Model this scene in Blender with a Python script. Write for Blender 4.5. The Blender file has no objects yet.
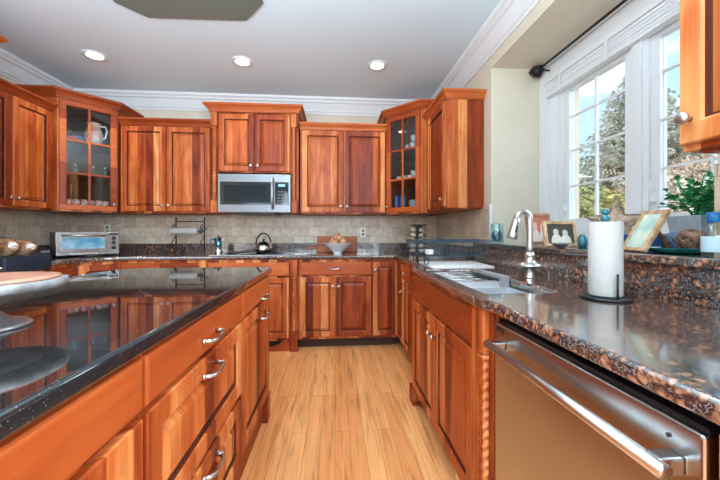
import bpy, bmesh, math, random
from mathutils import Vector, Matrix, noise
PI = math.pi
random.seed(7)
S = bpy.context.scene
COL = S.collection

# ------------------------------------------------------------ camera
F = 320.0
yaw = math.atan(25.0 / F)
cd = bpy.data.cameras.new('camera')
cam = bpy.data.objects.new('camera', cd); COL.objects.link(cam)
cam.location = (0, 0, 1.16)
cam.rotation_euler = (PI / 2, 0, -yaw)
cd.sensor_width = 36.0
cd.lens = F * 36.0 / 720.0
cd.shift_y = -7.0 / 720.0
cd.clip_start = 0.02
S.camera = cam

# ------------------------------------------------------------ view, world, lights
S.view_settings.view_transform = 'Standard'
S.view_settings.look = 'None'
S.view_settings.gamma = 1.0
S.view_settings.exposure = 0.88

def nd(nt, t, **kw):
    n = nt.nodes.new(t)
    for k, v in kw.items(): setattr(n, k, v)
    return n

W = bpy.data.worlds.new('sky'); S.world = W; W.use_nodes = True
nt = W.node_tree; nt.nodes.clear()
wo = nd(nt, 'ShaderNodeOutputWorld'); bg = nd(nt, 'ShaderNodeBackground')
tc = nd(nt, 'ShaderNodeTexCoord'); nz = nd(nt, 'ShaderNodeTexNoise'); cr = nd(nt, 'ShaderNodeValToRGB')
mp = nd(nt, 'ShaderNodeMapping'); mp.inputs['Scale'].default_value = (1, 1, 2.2)
nz.inputs['Scale'].default_value = 5.0; nz.inputs['Detail'].default_value = 6
cr.color_ramp.elements[0].position = 0.50; cr.color_ramp.elements[0].color = (0.34, 0.50, 0.70, 1)
cr.color_ramp.elements[1].position = 0.66; cr.color_ramp.elements[1].color = (0.72, 0.76, 0.80, 1)
nt.links.new(tc.outputs['Generated'], mp.inputs[0]); nt.links.new(mp.outputs[0], nz.inputs['Vector'])
nt.links.new(nz.outputs[0], cr.inputs[0]); nt.links.new(cr.outputs[0], bg.inputs[0])
bg.inputs[1].default_value = 1.2
nt.links.new(bg.outputs[0], wo.inputs[0])

def area(name, loc, rot, sx, sy, power, col):
    l = bpy.data.lights.new(name, 'AREA'); l.shape = 'RECTANGLE'; l.size = sx; l.size_y = sy
    l.energy = power; l.color = col
    o = bpy.data.objects.new(name, l); COL.objects.link(o); o.location = loc; o.rotation_euler = rot
    return o
sl = bpy.data.lights.new('sun', 'SUN'); sl.energy = 2.6; sl.angle = 0.02; sl.color = (1, 0.95, 0.87)
so = bpy.data.objects.new('sun', sl); COL.objects.link(so); so.rotation_euler = (math.radians(-12), math.radians(-50), 0)
# broad soft skylight arriving through the sink window
s2 = bpy.data.lights.new('sky_side', 'SUN'); s2.energy = 5; s2.angle = math.radians(50); s2.color = (0.78, 0.89, 1.0)
o2 = bpy.data.objects.new('sky_side', s2); COL.objects.link(o2); o2.rotation_euler = (math.radians(4), math.radians(62), 0)
# added area light behind the camera, fills the cabinet fronts and ceiling
area('rear_fill_light', (0.45, -3.4, 1.95), (PI / 2 + .55, 0, 0), 4.2, 1.2, 85, (0.80, 0.91, 1.0))
# added lamp out of view at right, brightens the left side and island
area('right_fill_light', (1.2, -1.3, 1.55), (0, PI / 2 + .1, 0), 1.4, 1.8, 90, (0.70, 0.86, 1.0))
# added uplight by the camera brightening the ceiling, standing in for bounced flash
area('ceiling_bounce_light', (-0.7, 0.0, 1.75), (PI - .12, 0, 0), 2.4, 0.8, 92, (0.68, 0.86, 1.0))
# added lamp out of view at left, fills the right side of the room
area('left_fill_light', (-2.9, -1.2, 1.6), (0, -PI / 2 - .3, 0), 1.6, 2.2, 20, (0.82, 0.94, 1.0))

# ------------------------------------------------------------ materials
def pm(name, col=(.5, .5, .5), rough=.5, metal=0.0, coat=0.0, spec=None):
    m = bpy.data.materials.new(name); m.use_nodes = True
    b = m.node_tree.nodes['Principled BSDF']
    b.inputs['Base Color'].default_value = (*col, 1); b.inputs['Roughness'].default_value = rough
    b.inputs['Metallic'].default_value = metal; b.inputs['Coat Weight'].default_value = coat
    b.inputs['Coat Roughness'].default_value = 0.12
    if spec is not None: b.inputs['Specular IOR Level'].default_value = spec
    return m
def bsdf(m): return m.node_tree.nodes['Principled BSDF']
def ramp(nt, stops, interp='LINEAR'):
    r = nd(nt, 'ShaderNodeValToRGB'); e = r.color_ramp.elements; r.color_ramp.interpolation = interp
    while len(e) < len(stops): e.new(0.5)
    for i, (p, c) in enumerate(stops): e[i].position = p; e[i].color = (*c, 1)
    return r
def mth(nt, op, a, b=None):
    m = nd(nt, 'ShaderNodeMath', operation=op)
    for i, v in enumerate((a, b)):
        if v is None: continue
        if isinstance(v, (int, float)): m.inputs[i].default_value = v
        else: nt.links.new(v, m.inputs[i])
    return m.outputs[0]
def mixc(nt, fac, a, b, mode='MIX'):
    m = nd(nt, 'ShaderNodeMix', data_type='RGBA', blend_type=mode)
    for i, v in ((0, fac), (6, a), (7, b)):
        if isinstance(v, (int, float)): m.inputs[i].default_value = v
        elif isinstance(v, tuple): m.inputs[i].default_value = (*v, 1)
        else: nt.links.new(v, m.inputs[i])
    return m.outputs[2]
def bump(nt, b, h, strength, dist=0.002):
    n = nd(nt, 'ShaderNodeBump'); n.inputs['Strength'].default_value = strength; n.inputs['Distance'].default_value = dist
    nt.links.new(h, n.inputs['Height']); nt.links.new(n.outputs[0], b.inputs['Normal'])

def wood(name, vertical=True, stops=None, stripe=0.078, rough=.45, coat=.06):
    m = pm(name, rough=rough, coat=coat); nt = m.node_tree; b = bsdf(m); L = nt.links.new; b.inputs['Coat Roughness'].default_value = .25; b.inputs['Specular IOR Level'].default_value = .3
    tc = nd(nt, 'ShaderNodeTexCoord'); oi = nd(nt, 'ShaderNodeObjectInfo')
    sp = nd(nt, 'ShaderNodeSeparateXYZ'); L(tc.outputs['Object'], sp.inputs[0])
    off = mth(nt, 'MULTIPLY', oi.outputs['Random'], 37.0)
    across = mth(nt, 'ADD', sp.outputs[0], sp.outputs[1]) if vertical else sp.outputs[2]
    along = sp.outputs[2] if vertical else mth(nt, 'ADD', sp.outputs[0], sp.outputs[1])
    idx = mth(nt, 'FLOOR', mth(nt, 'ADD', mth(nt, 'DIVIDE', across, stripe), off))
    wn = nd(nt, 'ShaderNodeTexWhiteNoise', noise_dimensions='1D'); L(idx, wn.inputs['W'])
    cb = nd(nt, 'ShaderNodeCombineXYZ')
    L(mth(nt, 'MULTIPLY', across, 55.0), cb.inputs[0]); L(mth(nt, 'MULTIPLY', along, 2.2), cb.inputs[1]); L(mth(nt, 'ADD', off, wn.outputs[0]), cb.inputs[2])
    n1 = nd(nt, 'ShaderNodeTexNoise'); n1.inputs['Scale'].default_value = 1.0; n1.inputs['Detail'].default_value = 5; n1.inputs['Distortion'].default_value = .4
    L(cb.outputs[0], n1.inputs['Vector'])
    cb2 = nd(nt, 'ShaderNodeCombineXYZ')
    L(mth(nt, 'MULTIPLY', across, 9.0), cb2.inputs[0]); L(mth(nt, 'MULTIPLY', along, 2.0), cb2.inputs[1]); L(mth(nt, 'ADD', off, wn.outputs[0]), cb2.inputs[2])
    n2 = nd(nt, 'ShaderNodeTexNoise'); n2.inputs['Scale'].default_value = 1.0; n2.inputs['Detail'].default_value = 3; n2.inputs['Distortion'].default_value = 1.2
    L(cb2.outputs[0], n2.inputs['Vector'])
    v = mth(nt, 'ADD', mth(nt, 'MULTIPLY', wn.outputs[0], .62), mth(nt, 'MULTIPLY', n1.outputs[0], .42))
    v = mth(nt, 'ADD', v, mth(nt, 'MULTIPLY', mth(nt, 'SUBTRACT', n2.outputs[0], .5), .5))
    r = ramp(nt, stops or [(.18, (.12, .013, .003)), (.40, (.29, .042, .007)), (.60, (.50, .112, .022)), (.92, (.84, .38, .13))])
    L(v, r.inputs[0]); L(r.outputs[0], b.inputs['Base Color'])
    return m
M = {}
M['cherry'] = wood('cherry_vertical')
M['cherry_h'] = wood('cherry_horizontal', False, [(.1, (.22, .030, .006)), (.4, (.37, .065, .012)), (.7, (.50, .110, .024)), (1, (.68, .21, .055))], 0.4)
M['board'] = wood('board_wood', False, [(.1, (.22, .05, .015)), (.5, (.38, .10, .035)), (1, (.5, .17, .06))], 0.05, .5, 0)
M['peachwood'] = wood('tray_wood', False, [(.1, (.36, .12, .07)), (.6, (.46, .19, .12)), (1, (.56, .27, .18))], 0.09, .3, .4)
M['glaze'] = wood('dark_glazed_groove', True, [(.1, (.045, .012, .006)), (.9, (.12, .03, .012))])
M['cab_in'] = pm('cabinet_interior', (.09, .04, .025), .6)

def granite(name, stops, scale, fine, rough=.06, coords='Object'):
    m = pm(name, rough=rough, coat=.5); nt = m.node_tree; b = bsdf(m); L = nt.links.new
    b.inputs['Coat Roughness'].default_value = .14; b.inputs['Coat Weight'].default_value = 1.0; b.inputs['Coat IOR'].default_value = 1.75
    tc = nd(nt, 'ShaderNodeTexCoord')
    nn = nd(nt, 'ShaderNodeTexNoise'); nn.inputs['Scale'].default_value = scale * .8; L(tc.outputs[coords], nn.inputs['Vector'])
    vm = nd(nt, 'ShaderNodeVectorMath', operation='MULTIPLY_ADD'); L(nn.outputs[1], vm.inputs[0]); vm.inputs[1].default_value = (.03, .03, .03); L(tc.outputs[coords], vm.inputs[2])
    v = nd(nt, 'ShaderNodeTexVoronoi'); v.inputs['Scale'].default_value = scale; L(vm.outputs[0], v.inputs['Vector'])
    n = nd(nt, 'ShaderNodeTexNoise'); n.inputs['Scale'].default_value = fine; n.inputs['Detail'].default_value = 4; L(tc.outputs[coords], n.inputs['Vector'])
    t = mth(nt, 'ADD', v.outputs['Distance'], mth(nt, 'MULTIPLY', mth(nt, 'SUBTRACT', n.outputs[0], .5), 1.1))
    sc = nd(nt, 'ShaderNodeSeparateColor'); L(v.outputs['Color'], sc.inputs[0])
    t = mth(nt, 'ADD', t, mth(nt, 'MULTIPLY', mth(nt, 'SUBTRACT', sc.outputs[0], .5), .35))
    r = ramp(nt, stops); L(t, r.inputs[0]); L(r.outputs[0], b.inputs['Base Color'])
    return m
M['granite'] = granite('brown_granite', [(.02, (.38, .21, .14)), (.22, (.29, .14, .08)), (.38, (.14, .065, .04)), (.50, (.035, .026, .024)), (.66, (.018, .016, .018)), (.78, (.20, .18, .18)), (.88, (.03, .025, .025))], 46, 120)
# black granite of the island
m = pm('black_granite', (.012, .013, .014), .035, coat=.6); nt = m.node_tree; b = bsdf(m); b.inputs['Coat Roughness'].default_value = .02
tc = nd(nt, 'ShaderNodeTexCoord'); v = nd(nt, 'ShaderNodeTexVoronoi'); v.inputs['Scale'].default_value = 160
nt.links.new(tc.outputs['Object'], v.inputs['Vector']); r = ramp(nt, [(0, (.30, .29, .27)), (.11, (.10, .10, .10)), (.17, (.012, .013, .014))]); nt.links.new(v.outputs['Distance'], r.inputs[0])
nt.links.new(r.outputs[0], b.inputs['Base Color']); M['black_granite'] = m
# tumbled stone tile
def tile(name):
    m = pm(name, rough=.3); nt = m.node_tree; b = bsdf(m); L = nt.links.new
    tc = nd(nt, 'ShaderNodeTexCoord'); sp = nd(nt, 'ShaderNodeSeparateXYZ'); L(tc.outputs['Object'], sp.inputs[0])
    cb = nd(nt, 'ShaderNodeCombineXYZ'); L(mth(nt, 'ADD', sp.outputs[0], sp.outputs[1]), cb.inputs[0]); L(mth(nt, 'ADD', sp.outputs[2], .0), cb.inputs[1])
    br = nd(nt, 'ShaderNodeTexBrick'); br.offset = .5
    for k, vv in (('Color1', (.52, .40, .29, 1)), ('Color2', (.66, .54, .42, 1)), ('Mortar', (.36, .29, .22, 1))): br.inputs[k].default_value = vv
    br.inputs['Scale'].default_value = 1; br.inputs['Mortar Size'].default_value = .0022; br.inputs['Brick Width'].default_value = .112; br.inputs['Row Height'].default_value = .112; br.inputs['Mortar Smooth'].default_value = .3
    L(cb.outputs[0], br.inputs['Vector'])
    n = nd(nt, 'ShaderNodeTexNoise'); n.inputs['Scale'].default_value = 22; n.inputs['Detail'].default_value = 6; L(tc.outputs['Object'], n.inputs['Vector'])
    r = ramp(nt, [(.3, (.78, .70, .62)), (.55, (1, 1, 1)), (.75, (1.1, 1.08, 1.04))]); L(n.outputs[0], r.inputs[0])
    L(mixc(nt, .8, br.outputs[0], r.outputs[0], 'MULTIPLY'), b.inputs['Base Color'])
    bump(nt, b, mth(nt, 'SUBTRACT', mth(nt, 'MULTIPLY', n.outputs[0], .3), br.outputs['Fac']), .5)
    return m
M['tile'] = tile('stone_tile')
# oak strip floor
m = pm('oak_floor', rough=.28, coat=.25); nt = m.node_tree; b = bsdf(m); L = nt.links.new
tc = nd(nt, 'ShaderNodeTexCoord'); sp = nd(nt, 'ShaderNodeSeparateXYZ'); L(tc.outputs['Object'], sp.inputs[0])
cb = nd(nt, 'ShaderNodeCombineXYZ'); L(sp.outputs[1], cb.inputs[0]); L(sp.outputs[0], cb.inputs[1])
br = nd(nt, 'ShaderNodeTexBrick'); br.offset = .37; br.offset_frequency = 3
for k, vv in (('Color1', (.80, .33, .11, 1)), ('Color2', (.95, .49, .19, 1)), ('Mortar', (.36, .15, .055, 1))): br.inputs[k].default_value = vv
br.inputs['Scale'].default_value = 1; br.inputs['Mortar Size'].default_value = .0011; br.inputs['Brick Width'].default_value = 1.15; br.inputs['Row Height'].default_value = .0825
L(cb.outputs[0], br.inputs['Vector'])
cb2 = nd(nt, 'ShaderNodeCombineXYZ'); L(mth(nt, 'MULTIPLY', sp.outputs[0], 38.0), cb2.inputs[0]); L(mth(nt, 'MULTIPLY', sp.outputs[1], 2.5), cb2.inputs[1]); L(mth(nt, 'FLOOR', mth(nt, 'DIVIDE', sp.outputs[0], .0825)), cb2.inputs[2])
n = nd(nt, 'ShaderNodeTexNoise'); n.inputs['Scale'].default_value = 1; n.inputs['Detail'].default_value = 6; n.inputs['Distortion'].default_value = .8; L(cb2.outputs[0], n.inputs['Vector'])
r = ramp(nt, [(.28, (.52, .40, .30)), (.45, (.92, .88, .85)), (.7, (1.08, 1.1, 1.12))]); L(n.outputs[0], r.inputs[0])
L(mixc(nt, .85, br.outputs[0], r.outputs[0], 'MULTIPLY'), b.inputs['Base Color']); M['oak'] = m
# brushed steel
def steel(name, col=(.62, .61, .60), rough=.28, vertical=False):
    m = pm(name, col, rough, 1.0); nt = m.node_tree; b = bsdf(m); L = nt.links.new
    tc = nd(nt, 'ShaderNodeTexCoord'); mp = nd(nt, 'ShaderNodeMapping'); mp.inputs['Scale'].default_value = (2, 2, 260) if not vertical else (260, 260, 2)
    n = nd(nt, 'ShaderNodeTexNoise'); n.inputs['Scale'].default_value = 3; L(tc.outputs['Object'], mp.inputs[0]); L(mp.outputs[0], n.inputs['Vector'])
    bump(nt, b, n.outputs[0], .25, .0006)
    return m
M['steel'] = steel('brushed_steel', (.50, .50, .50), .24)
M['steel_mw'] = steel('microwave_steel', (.20, .20, .205), .3)
M['chrome'] = pm('satin_nickel', (.56, .55, .53), .30, 1)
M['sinksteel'] = pm('sink_steel', (.74, .76, .78), .38, 1)
def noisy(name, c1, c2, scale, rough=.6, **k):
    m = pm(name, rough=rough, **k); nt = m.node_tree; b = bsdf(m)
    tc = nd(nt, 'ShaderNodeTexCoord'); n = nd(nt, 'ShaderNodeTexNoise'); n.inputs['Scale'].default_value = scale; n.inputs['Detail'].default_value = 5
    nt.links.new(tc.outputs['Object'], n.inputs['Vector']); r = ramp(nt, [(.35, c1), (.65, c2)]); nt.links.new(n.outputs[0], r.inputs[0]); nt.links.new(r.outputs[0], b.inputs['Base Color'])
    return m
M['ceiling'] = noisy('ceiling_paint', (.70, .85, .94), (.72, .87, .96), 1.5, .55)
M['wallpaint'] = noisy('cream_wall_paint', (.66, .58, .45), (.69, .61, .475), 3, .7)
M['green'] = noisy('sage_paint', (.15, .17, .145), (.16, .18, .155), 3, .7)
M['white'] = noisy('white_trim_paint', (.74, .75, .76), (.77, .78, .79), 4, .35)
M['black'] = pm('black_plastic', (.012, .013, .015), .35)
M['iron'] = pm('black_iron', (.015, .016, .018), .4, .3)
M['blackglass'] = pm('black_glass', (.008, .009, .011), .05)
M['blue_black'] = noisy('blue_black_paint', (.008, .018, .03), (.012, .03, .05), 6, .32)
M['paper'] = noisy('paper_towel', (.46, .43, .40), (.50, .47, .44), 60, .9)
M['ceramic'] = pm('white_ceramic', (.80, .82, .83), .15, coat=.4)
M['teal'] = pm('teal_ceramic', (.01, .13, .17), .2, coat=.4)
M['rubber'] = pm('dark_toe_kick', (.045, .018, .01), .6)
M['socket'] = pm('outlet_plastic', (.72, .66, .56), .35)
def glassm(name, tint=(1, 1, 1), base=.06, rough=0.0):
    m = bpy.data.materials.new(name); m.use_nodes = True; nt = m.node_tree; nt.nodes.clear(); L = nt.links.new
    o = nd(nt, 'ShaderNodeOutputMaterial'); t = nd(nt, 'ShaderNodeBsdfTransparent'); g = nd(nt, 'ShaderNodeBsdfGlossy'); mx = nd(nt, 'ShaderNodeMixShader')
    lw = nd(nt, 'ShaderNodeLayerWeight'); lw.inputs[0].default_value = .25
    t.inputs[0].default_value = (*tint, 1); g.inputs['Roughness'].default_value = rough
    L(mth(nt, 'ADD', mth(nt, 'MULTIPLY', lw.outputs['Facing'], .25), base), mx.inputs[0]); L(t.outputs[0], mx.inputs[1]); L(g.outputs[0], mx.inputs[2]); L(mx.outputs[0], o.inputs[0])
    return m
M['pane'] = glassm('window_glass', (.97, .99, 1), .02)
M['cabglass'] = glassm('cabinet_glass', (.9, .92, .93), .05)
M['clear'] = glassm('clear_glass', (.90, .95, .95), .12)
M['blueglass'] = glassm('blue_glass', (.80, .96, .98), .10)
M['plastic'] = glassm('bag_plastic', (.93, .93, .92), .16, .12)
def emis(name, col, s):
    m = pm(name, col); b = bsdf(m); b.inputs['Emission Color'].default_value = (*col, 1); b.inputs['Emission Strength'].default_value = s; return m
M['bulb'] = emis('lamp_glow', (1, .93, .82), 6)
M['leaf'] = noisy('house_plant_leaf', (.012, .16, .05), (.05, .36, .12), 25, .45)
M['bread'] = noisy('bread_crust', (.30, .09, .03), (.80, .52, .30), 30, .7)
M['cream'] = noisy('cream_ceramic', (.66, .60, .48), (.80, .75, .64), 12, .3)

# ------------------------------------------------------------ mesh helpers
class MB:
    def __init__(s): s.v = []; s.f = []; s.sm = []
    def add(s, vs, fs, smooth=False):
        o = len(s.v); s.v += [tuple(v) for v in vs]; s.f += [tuple(i + o for i in f) for f in fs]; s.sm += [smooth] * len(fs); return s
    def box(s, x0, x1, y0, y1, z0, z1, T=None):
        vs = [Vector((x, y, z)) for z in (z0, z1) for y in (y0, y1) for x in (x0, x1)]
        if T: vs = [T @ v for v in vs]
        return s.add(vs, [(0, 2, 3, 1), (4, 5, 7, 6), (0, 1, 5, 4), (2, 6, 7, 3), (0, 4, 6, 2), (1, 3, 7, 5)])
    def bbox(s, x0, x1, y0, y1, z0, z1, b=.004, T=None, seg=2):
        bm = bmesh.new(); bmesh.ops.create_cube(bm, size=1)
        for v in bm.verts: v.co = Vector(((x0 + x1) / 2 + v.co.x * (x1 - x0), (y0 + y1) / 2 + v.co.y * (y1 - y0), (z0 + z1) / 2 + v.co.z * (z1 - z0)))
        bmesh.ops.bevel(bm, geom=bm.edges[:], offset=b, segments=seg, affect='EDGES', profile=.5)
        return s.bm(bm, T)
    def bm(s, bm, T=None, smooth=False):
        bm.verts.ensure_lookup_table(); vs = [(T @ v.co if T else v.co.copy()) for v in bm.verts]
        fs = [[v.index for v in f.verts] for f in bm.faces]; bm.free(); return s.add(vs, fs, smooth)
    def lathe(s, prof, c=(0, 0, 0), n=24, T=None, cap=True, wob=None):
        vs = []; fs = []; k = len(prof)
        for i in range(n):
            a = 2 * PI * i / n
            for j, (r, z) in enumerate(prof):
                rr = r * (wob(a, z) if wob else 1)
                vs.append(Vector((c[0] + rr * math.cos(a), c[1] + rr * math.sin(a), c[2] + z)))
        for i in range(n):
            i2 = (i + 1) % n
            for j in range(k - 1): fs.append((i * k + j, i2 * k + j, i2 * k + j + 1, i * k + j + 1))
        if cap:
            fs.append([i * k for i in range(n)][::-1]); fs.append([i * k + k - 1 for i in range(n)])
        if T: vs = [T @ v for v in vs]
        return s.add(vs, fs, True)
    def tube(s, pts, r, n=8, closed=False):
        P = [Vector(p) for p in pts]; m = len(P); vs = []; fs = []; R = r if isinstance(r, (list, tuple)) else [r] * m
        up = None
        for i, p in enumerate(P):
            a = P[(i - 1) % m] if (closed or i > 0) else p; b = P[(i + 1) % m] if (closed or i < m - 1) else p
            t = (b - a).normalized()
            if up is None: up = t.orthogonal().normalized()
            up = (up - t * up.dot(t)); up = up.normalized() if up.length > 1e-5 else t.orthogonal().normalized()
            w = t.cross(up)
            for k in range(n):
                q = 2 * PI * k / n; vs.append(p + (up * math.cos(q) + w * math.sin(q)) * R[i])
        for i in range(m if closed else m - 1):
            i2 = (i + 1) % m
            for k in range(n): fs.append((i * n + k, i * n + (k + 1) % n, i2 * n + (k + 1) % n, i2 * n + k))
        if not closed: fs.append([k for k in range(n)][::-1]); fs.append([(m - 1) * n + k for k in range(n)])
        return s.add(vs, fs, True)
    def prism(s, poly, z0, z1, T=None):
        n = len(poly); vs = [Vector((x, y, z0)) for x, y in poly] + [Vector((x, y, z1)) for x, y in poly]
        if T: vs = [T @ v for v in vs]
        fs = [tuple(range(n))[::-1], tuple(range(n, 2 * n))] + [(i, (i + 1) % n, n + (i + 1) % n, n + i) for i in range(n)]
        return s.add(vs, fs)
    def ball(s, c, rx, ry=None, rz=None, u=16, v=10, T=None, f=None):
        ry = rx if ry is None else ry; rz = rx if rz is None else rz
        bm = bmesh.new(); bmesh.ops.create_uvsphere(bm, u_segments=u, v_segments=v, radius=1)
        for q in bm.verts:
            k = f(q.co) if f else 1
            q.co = Vector((c[0] + q.co.x * rx * k, c[1] + q.co.y * ry * k, c[2] + q.co.z * rz * k))
        return s.bm(bm, T, True)
    def sweep(s, prof, path, z=0):
        """profile (outward, up) swept along a plan polyline with mitres; outward = right of travel"""
        m = len(path); P = [Vector((p[0], p[1])) for p in path]; vs = []; k = len(prof)
        for i in range(m):
            ds = []
            if i > 0: ds.append((P[i] - P[i - 1]).normalized())
            if i < m - 1: ds.append((P[i + 1] - P[i]).normalized())
            ns = [Vector((d.y, -d.x)) for d in ds]
            nv = ns[0] if len(ns) == 1 else (ns[0] + ns[1]) / (1 + ns[0].dot(ns[1]))
            for (o, u) in prof: vs.append((P[i].x + nv.x * o, P[i].y + nv.y * o, z + u))
        fs = []
        for i in range(m - 1):
            for j in range(k): j2 = (j + 1) % k; fs.append((i * k + j, i * k + j2, (i + 1) * k + j2, (i + 1) * k + j))
        fs.append(tuple(range(k))[::-1]); fs.append(tuple((m - 1) * k + j for j in range(k)))
        return s.add(vs, fs)
    def build(s, name, mat, parent=None, T=None, world=False, **props):
        groove = getattr(s, 'groove', None)
        me = bpy.data.meshes.new(name); vs = [Vector(v) for v in s.v]
        if T: vs = [T @ v for v in vs]
        if world and parent:
            I = PM(parent).inverted(); vs = [I @ v for v in vs]
        me.from_pydata([tuple(v) for v in vs], [], s.f); me.validate()
        bm = bmesh.new(); bm.from_mesh(me); bmesh.ops.recalc_face_normals(bm, faces=bm.faces[:]); bm.to_mesh(me); bm.free()
        sm = s.sm if len(s.sm) == len(me.polygons) else [False] * len(me.polygons)
        me.polygons.foreach_set('use_smooth', sm)
        me.materials.append(M[mat] if isinstance(mat, str) else mat)
        if groove:
            me.materials.append(M['glaze'])
            for i in groove: me.polygons[i].material_index = 1
        o = bpy.data.objects.new(name, me); COL.objects.link(o)
        if parent: o.parent = parent
        for k, v in props.items(): o[k] = v
        return o
def PM(o):
    m = o.matrix_basis.copy()
    while o.parent: o = o.parent; m = o.matrix_basis @ m
    return m
def thing(name, label, cat, loc=(0, 0, 0), rz=0, group=None):
    o = bpy.data.objects.new(name, None); COL.objects.link(o); o.empty_display_size = .05
    o.location = loc; o.rotation_euler = (0, 0, rz); o['label'] = label; o['category'] = cat
    if group: o['group'] = group
    return o
def tag(o, label, cat, group=None):
    o['label'] = label; o['category'] = cat
    if group: o['group'] = group
    return o
def struct(o): o['kind'] = 'structure'; return o
def dup(o, loc, label, rz=None, group=None):
    c = o.copy(); COL.objects.link(c); c.location = loc
    if rz is not None: c.rotation_euler = (0, 0, rz)
    c['label'] = label
    if group: c['group'] = group
    for ch in list(o.children):
        d = ch.copy(); COL.objects.link(d); d.parent = c
        for g in list(ch.children):
            e = g.copy(); COL.objects.link(e); e.parent = d
    return c
def RT(loc, rz=0, rx=0, ry=0): return Matrix.Translation(loc) @ Matrix.Rotation(rz, 4, 'Z') @ Matrix.Rotation(ry, 4, 'Y') @ Matrix.Rotation(rx, 4, 'X')
def slab(name, loops, z0, z1, mat, bev=.008, parent=None):
    cu = bpy.data.curves.new(name, 'CURVE'); cu.dimensions = '2D'; cu.fill_mode = 'BOTH'
    cu.extrude = (z1 - z0) / 2 - bev; cu.bevel_depth = bev; cu.bevel_resolution = 3; cu.offset = -bev
    for lp in loops:
        sp = cu.splines.new('POLY'); sp.points.add(len(lp) - 1); sp.use_cyclic_u = True
        for i, p in enumerate(lp): sp.points[i].co = (p[0], p[1], 0, 1)
    t = bpy.data.objects.new(name, cu); COL.objects.link(t)
    dg = bpy.context.evaluated_depsgraph_get(); me = bpy.data.meshes.new_from_object(t.evaluated_get(dg)); me.name = name
    bpy.data.objects.remove(t); bpy.data.curves.remove(cu)
    for v in me.vertices: v.co.z += (z0 + z1) / 2
    me.materials.clear(); me.materials.append(M[mat])
    o = bpy.data.objects.new(name, me); COL.objects.link(o)
    if parent: o.parent = parent
    return o
def rnd_corner(p, a, b, r, n=5):
    """points of a rounded corner at p between directions to a and b"""
    p = Vector(p); da = (Vector(a) - p).normalized(); db = (Vector(b) - p).normalized(); out = []
    for i in range(n + 1):
        t = i / n; q = (p + da * r) * (1 - t) ** 2 + p * 2 * t * (1 - t) + (p + db * r) * t ** 2; out.append((q.x, q.y))
    return out

# ------------------------------------------------------------ dimensions
XL, XR, YB, ZC = -2.97, 1.25, 3.85, 2.738
TOP = .935; SLB = .897
SOF = 2.486
YR0, YR1 = .955, 2.48           # window recess
XW = 1.70                       # window plane

# ------------------------------------------------------------ room shell
struct(MB().box(-3.3, 2.0, -3.6, 4.1, -.08, 0).build('floor', 'oak'))
struct(MB().box(-3.3, 1.45, -3.6, 4.1, ZC, ZC + .15).build('ceiling', 'ceiling'))
struct(MB().box(XL - .02, 1.45, YB, YB + .15, 0, ZC).build('wall_back', 'wallpaint'))
struct(MB().box(XL - .15, XL, -3.6, YB + .15, 0, ZC).build('wall_left', 'wallpaint'))
for bx in ((XR, 2.0, YR1, YB + .15, 0, ZC + .15), (XR, 2.0, -3.6, YR0, 0, ZC + .15), (XR, 2.0, YR0, YR1, SOF, ZC + .15), (XW + .03, 2.0, YR0, YR1, 0, 1.13), (1.14, XW + .03, YR0 + .001, YR1 - .001, 0, 1.05)):
    struct(MB().box(*bx).build('wall_right', 'wallpaint'))
struct(MB().prism([(-1.49, 2.30), (-1.35, 2.44), (-.653, 2.42), (-.49, 2.23), (-.49, 1.4), (-.65, 1.2), (-1.35, 1.2), (-1.49, 1.4)], ZC - .012, ZC + .01).build('trim_1', 'green'))
# ceiling crown
crp = [(0, 0), (0, -.165), (.012, -.165), (.018, -.148), (.03, -.14), (.036, -.125), (.075, -.06), (.095, -.048), (.10, -.035), (.12, -.022), (.13, 0)]
# travel so that 'outward' (right of travel) points into the room: right wall -> back -> left
struct(MB().sweep([(a, b) for a, b in crp], [(XL, -3.5), (XL, YB), (XR, YB), (XR, -3.5)], ZC).build('trim_2', 'white'))

# ------------------------------------------------------------ backsplash tile
t = MB()
t.box(XL + .012, XR - .002, YB - .012, YB, TOP, 1.40)
t.box(XL, XL + .012, 1.8, YB - .001, TOP, 1.40)
t.box(XR - .012, XR, YR1 + .001, YB - .012, TOP, 1.385)
t.box(XR - .012, XR, -.5, YR0 - .001, 1.05, 1.385)
struct(t.build('trim_3', 'tile'))
struct(MB().box(XR - .014, XR + .004, YR1 - .012, YR1 + .002, 1.085, 1.39).build('trim_4', 'white'))

# ------------------------------------------------------------ windows
def window(n, y0, y1, zb, zt, label):
    """y0 < y1 glass opening in the plane X = XW"""
    f = MB(); s_ = .045
    f.box(XW - .012, XW + .03, y1, y1 + s_, zb - s_, zt + s_); f.box(XW - .012, XW + .03, y0 - s_, y0, zb - s_, zt + s_)
    f.box(XW - .012, XW + .03, y0, y1, zt, zt + s_); f.box(XW - .012, XW + .03, y0, y1, zb - s_, zb)
    o = struct(f.build('window_%d' % n, 'white'))
    q = MB(); ym = (y0 + y1) / 2
    q.box(XW - .002, XW + .018, ym - .006, ym + .006, zb, zt)
    for k in range(1, 4):
        z = zb + (zt - zb) * [0, .255, .53, .80][k]
        q.box(XW - .002, XW + .018, y0, ym - .007, z - .006, z + .006); q.box(XW - .002, XW + .018, ym + .007, y1, z - .006, z + .006)
    q.build('muntin', 'white', o)
    MB().box(XW + .006, XW + .010, y0, y1, zb, zt).build('pane', 'pane', o)
    # lock handle
    h = MB(); h.bbox(XW - .04, XW - .012, y1 + .012, y1 + .03, zb + .06, zb + .11, .004); h.tube([(XW - .035, y1 + .02, zb + .1), (XW - .045, y1 + .02, zb + .17)], .005); h.build('handle', 'white', o)
    return o
window(1, 1.742, 2.19, 1.262, 2.187, '')
window(2, 1.09, 1.541, 1.262, 2.187, '')
c = MB()
c.bbox(XW - .05, XW + .03, 2.375, YR1 - .002, 1.087, SOF - .03, .004)            # far casing
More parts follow.
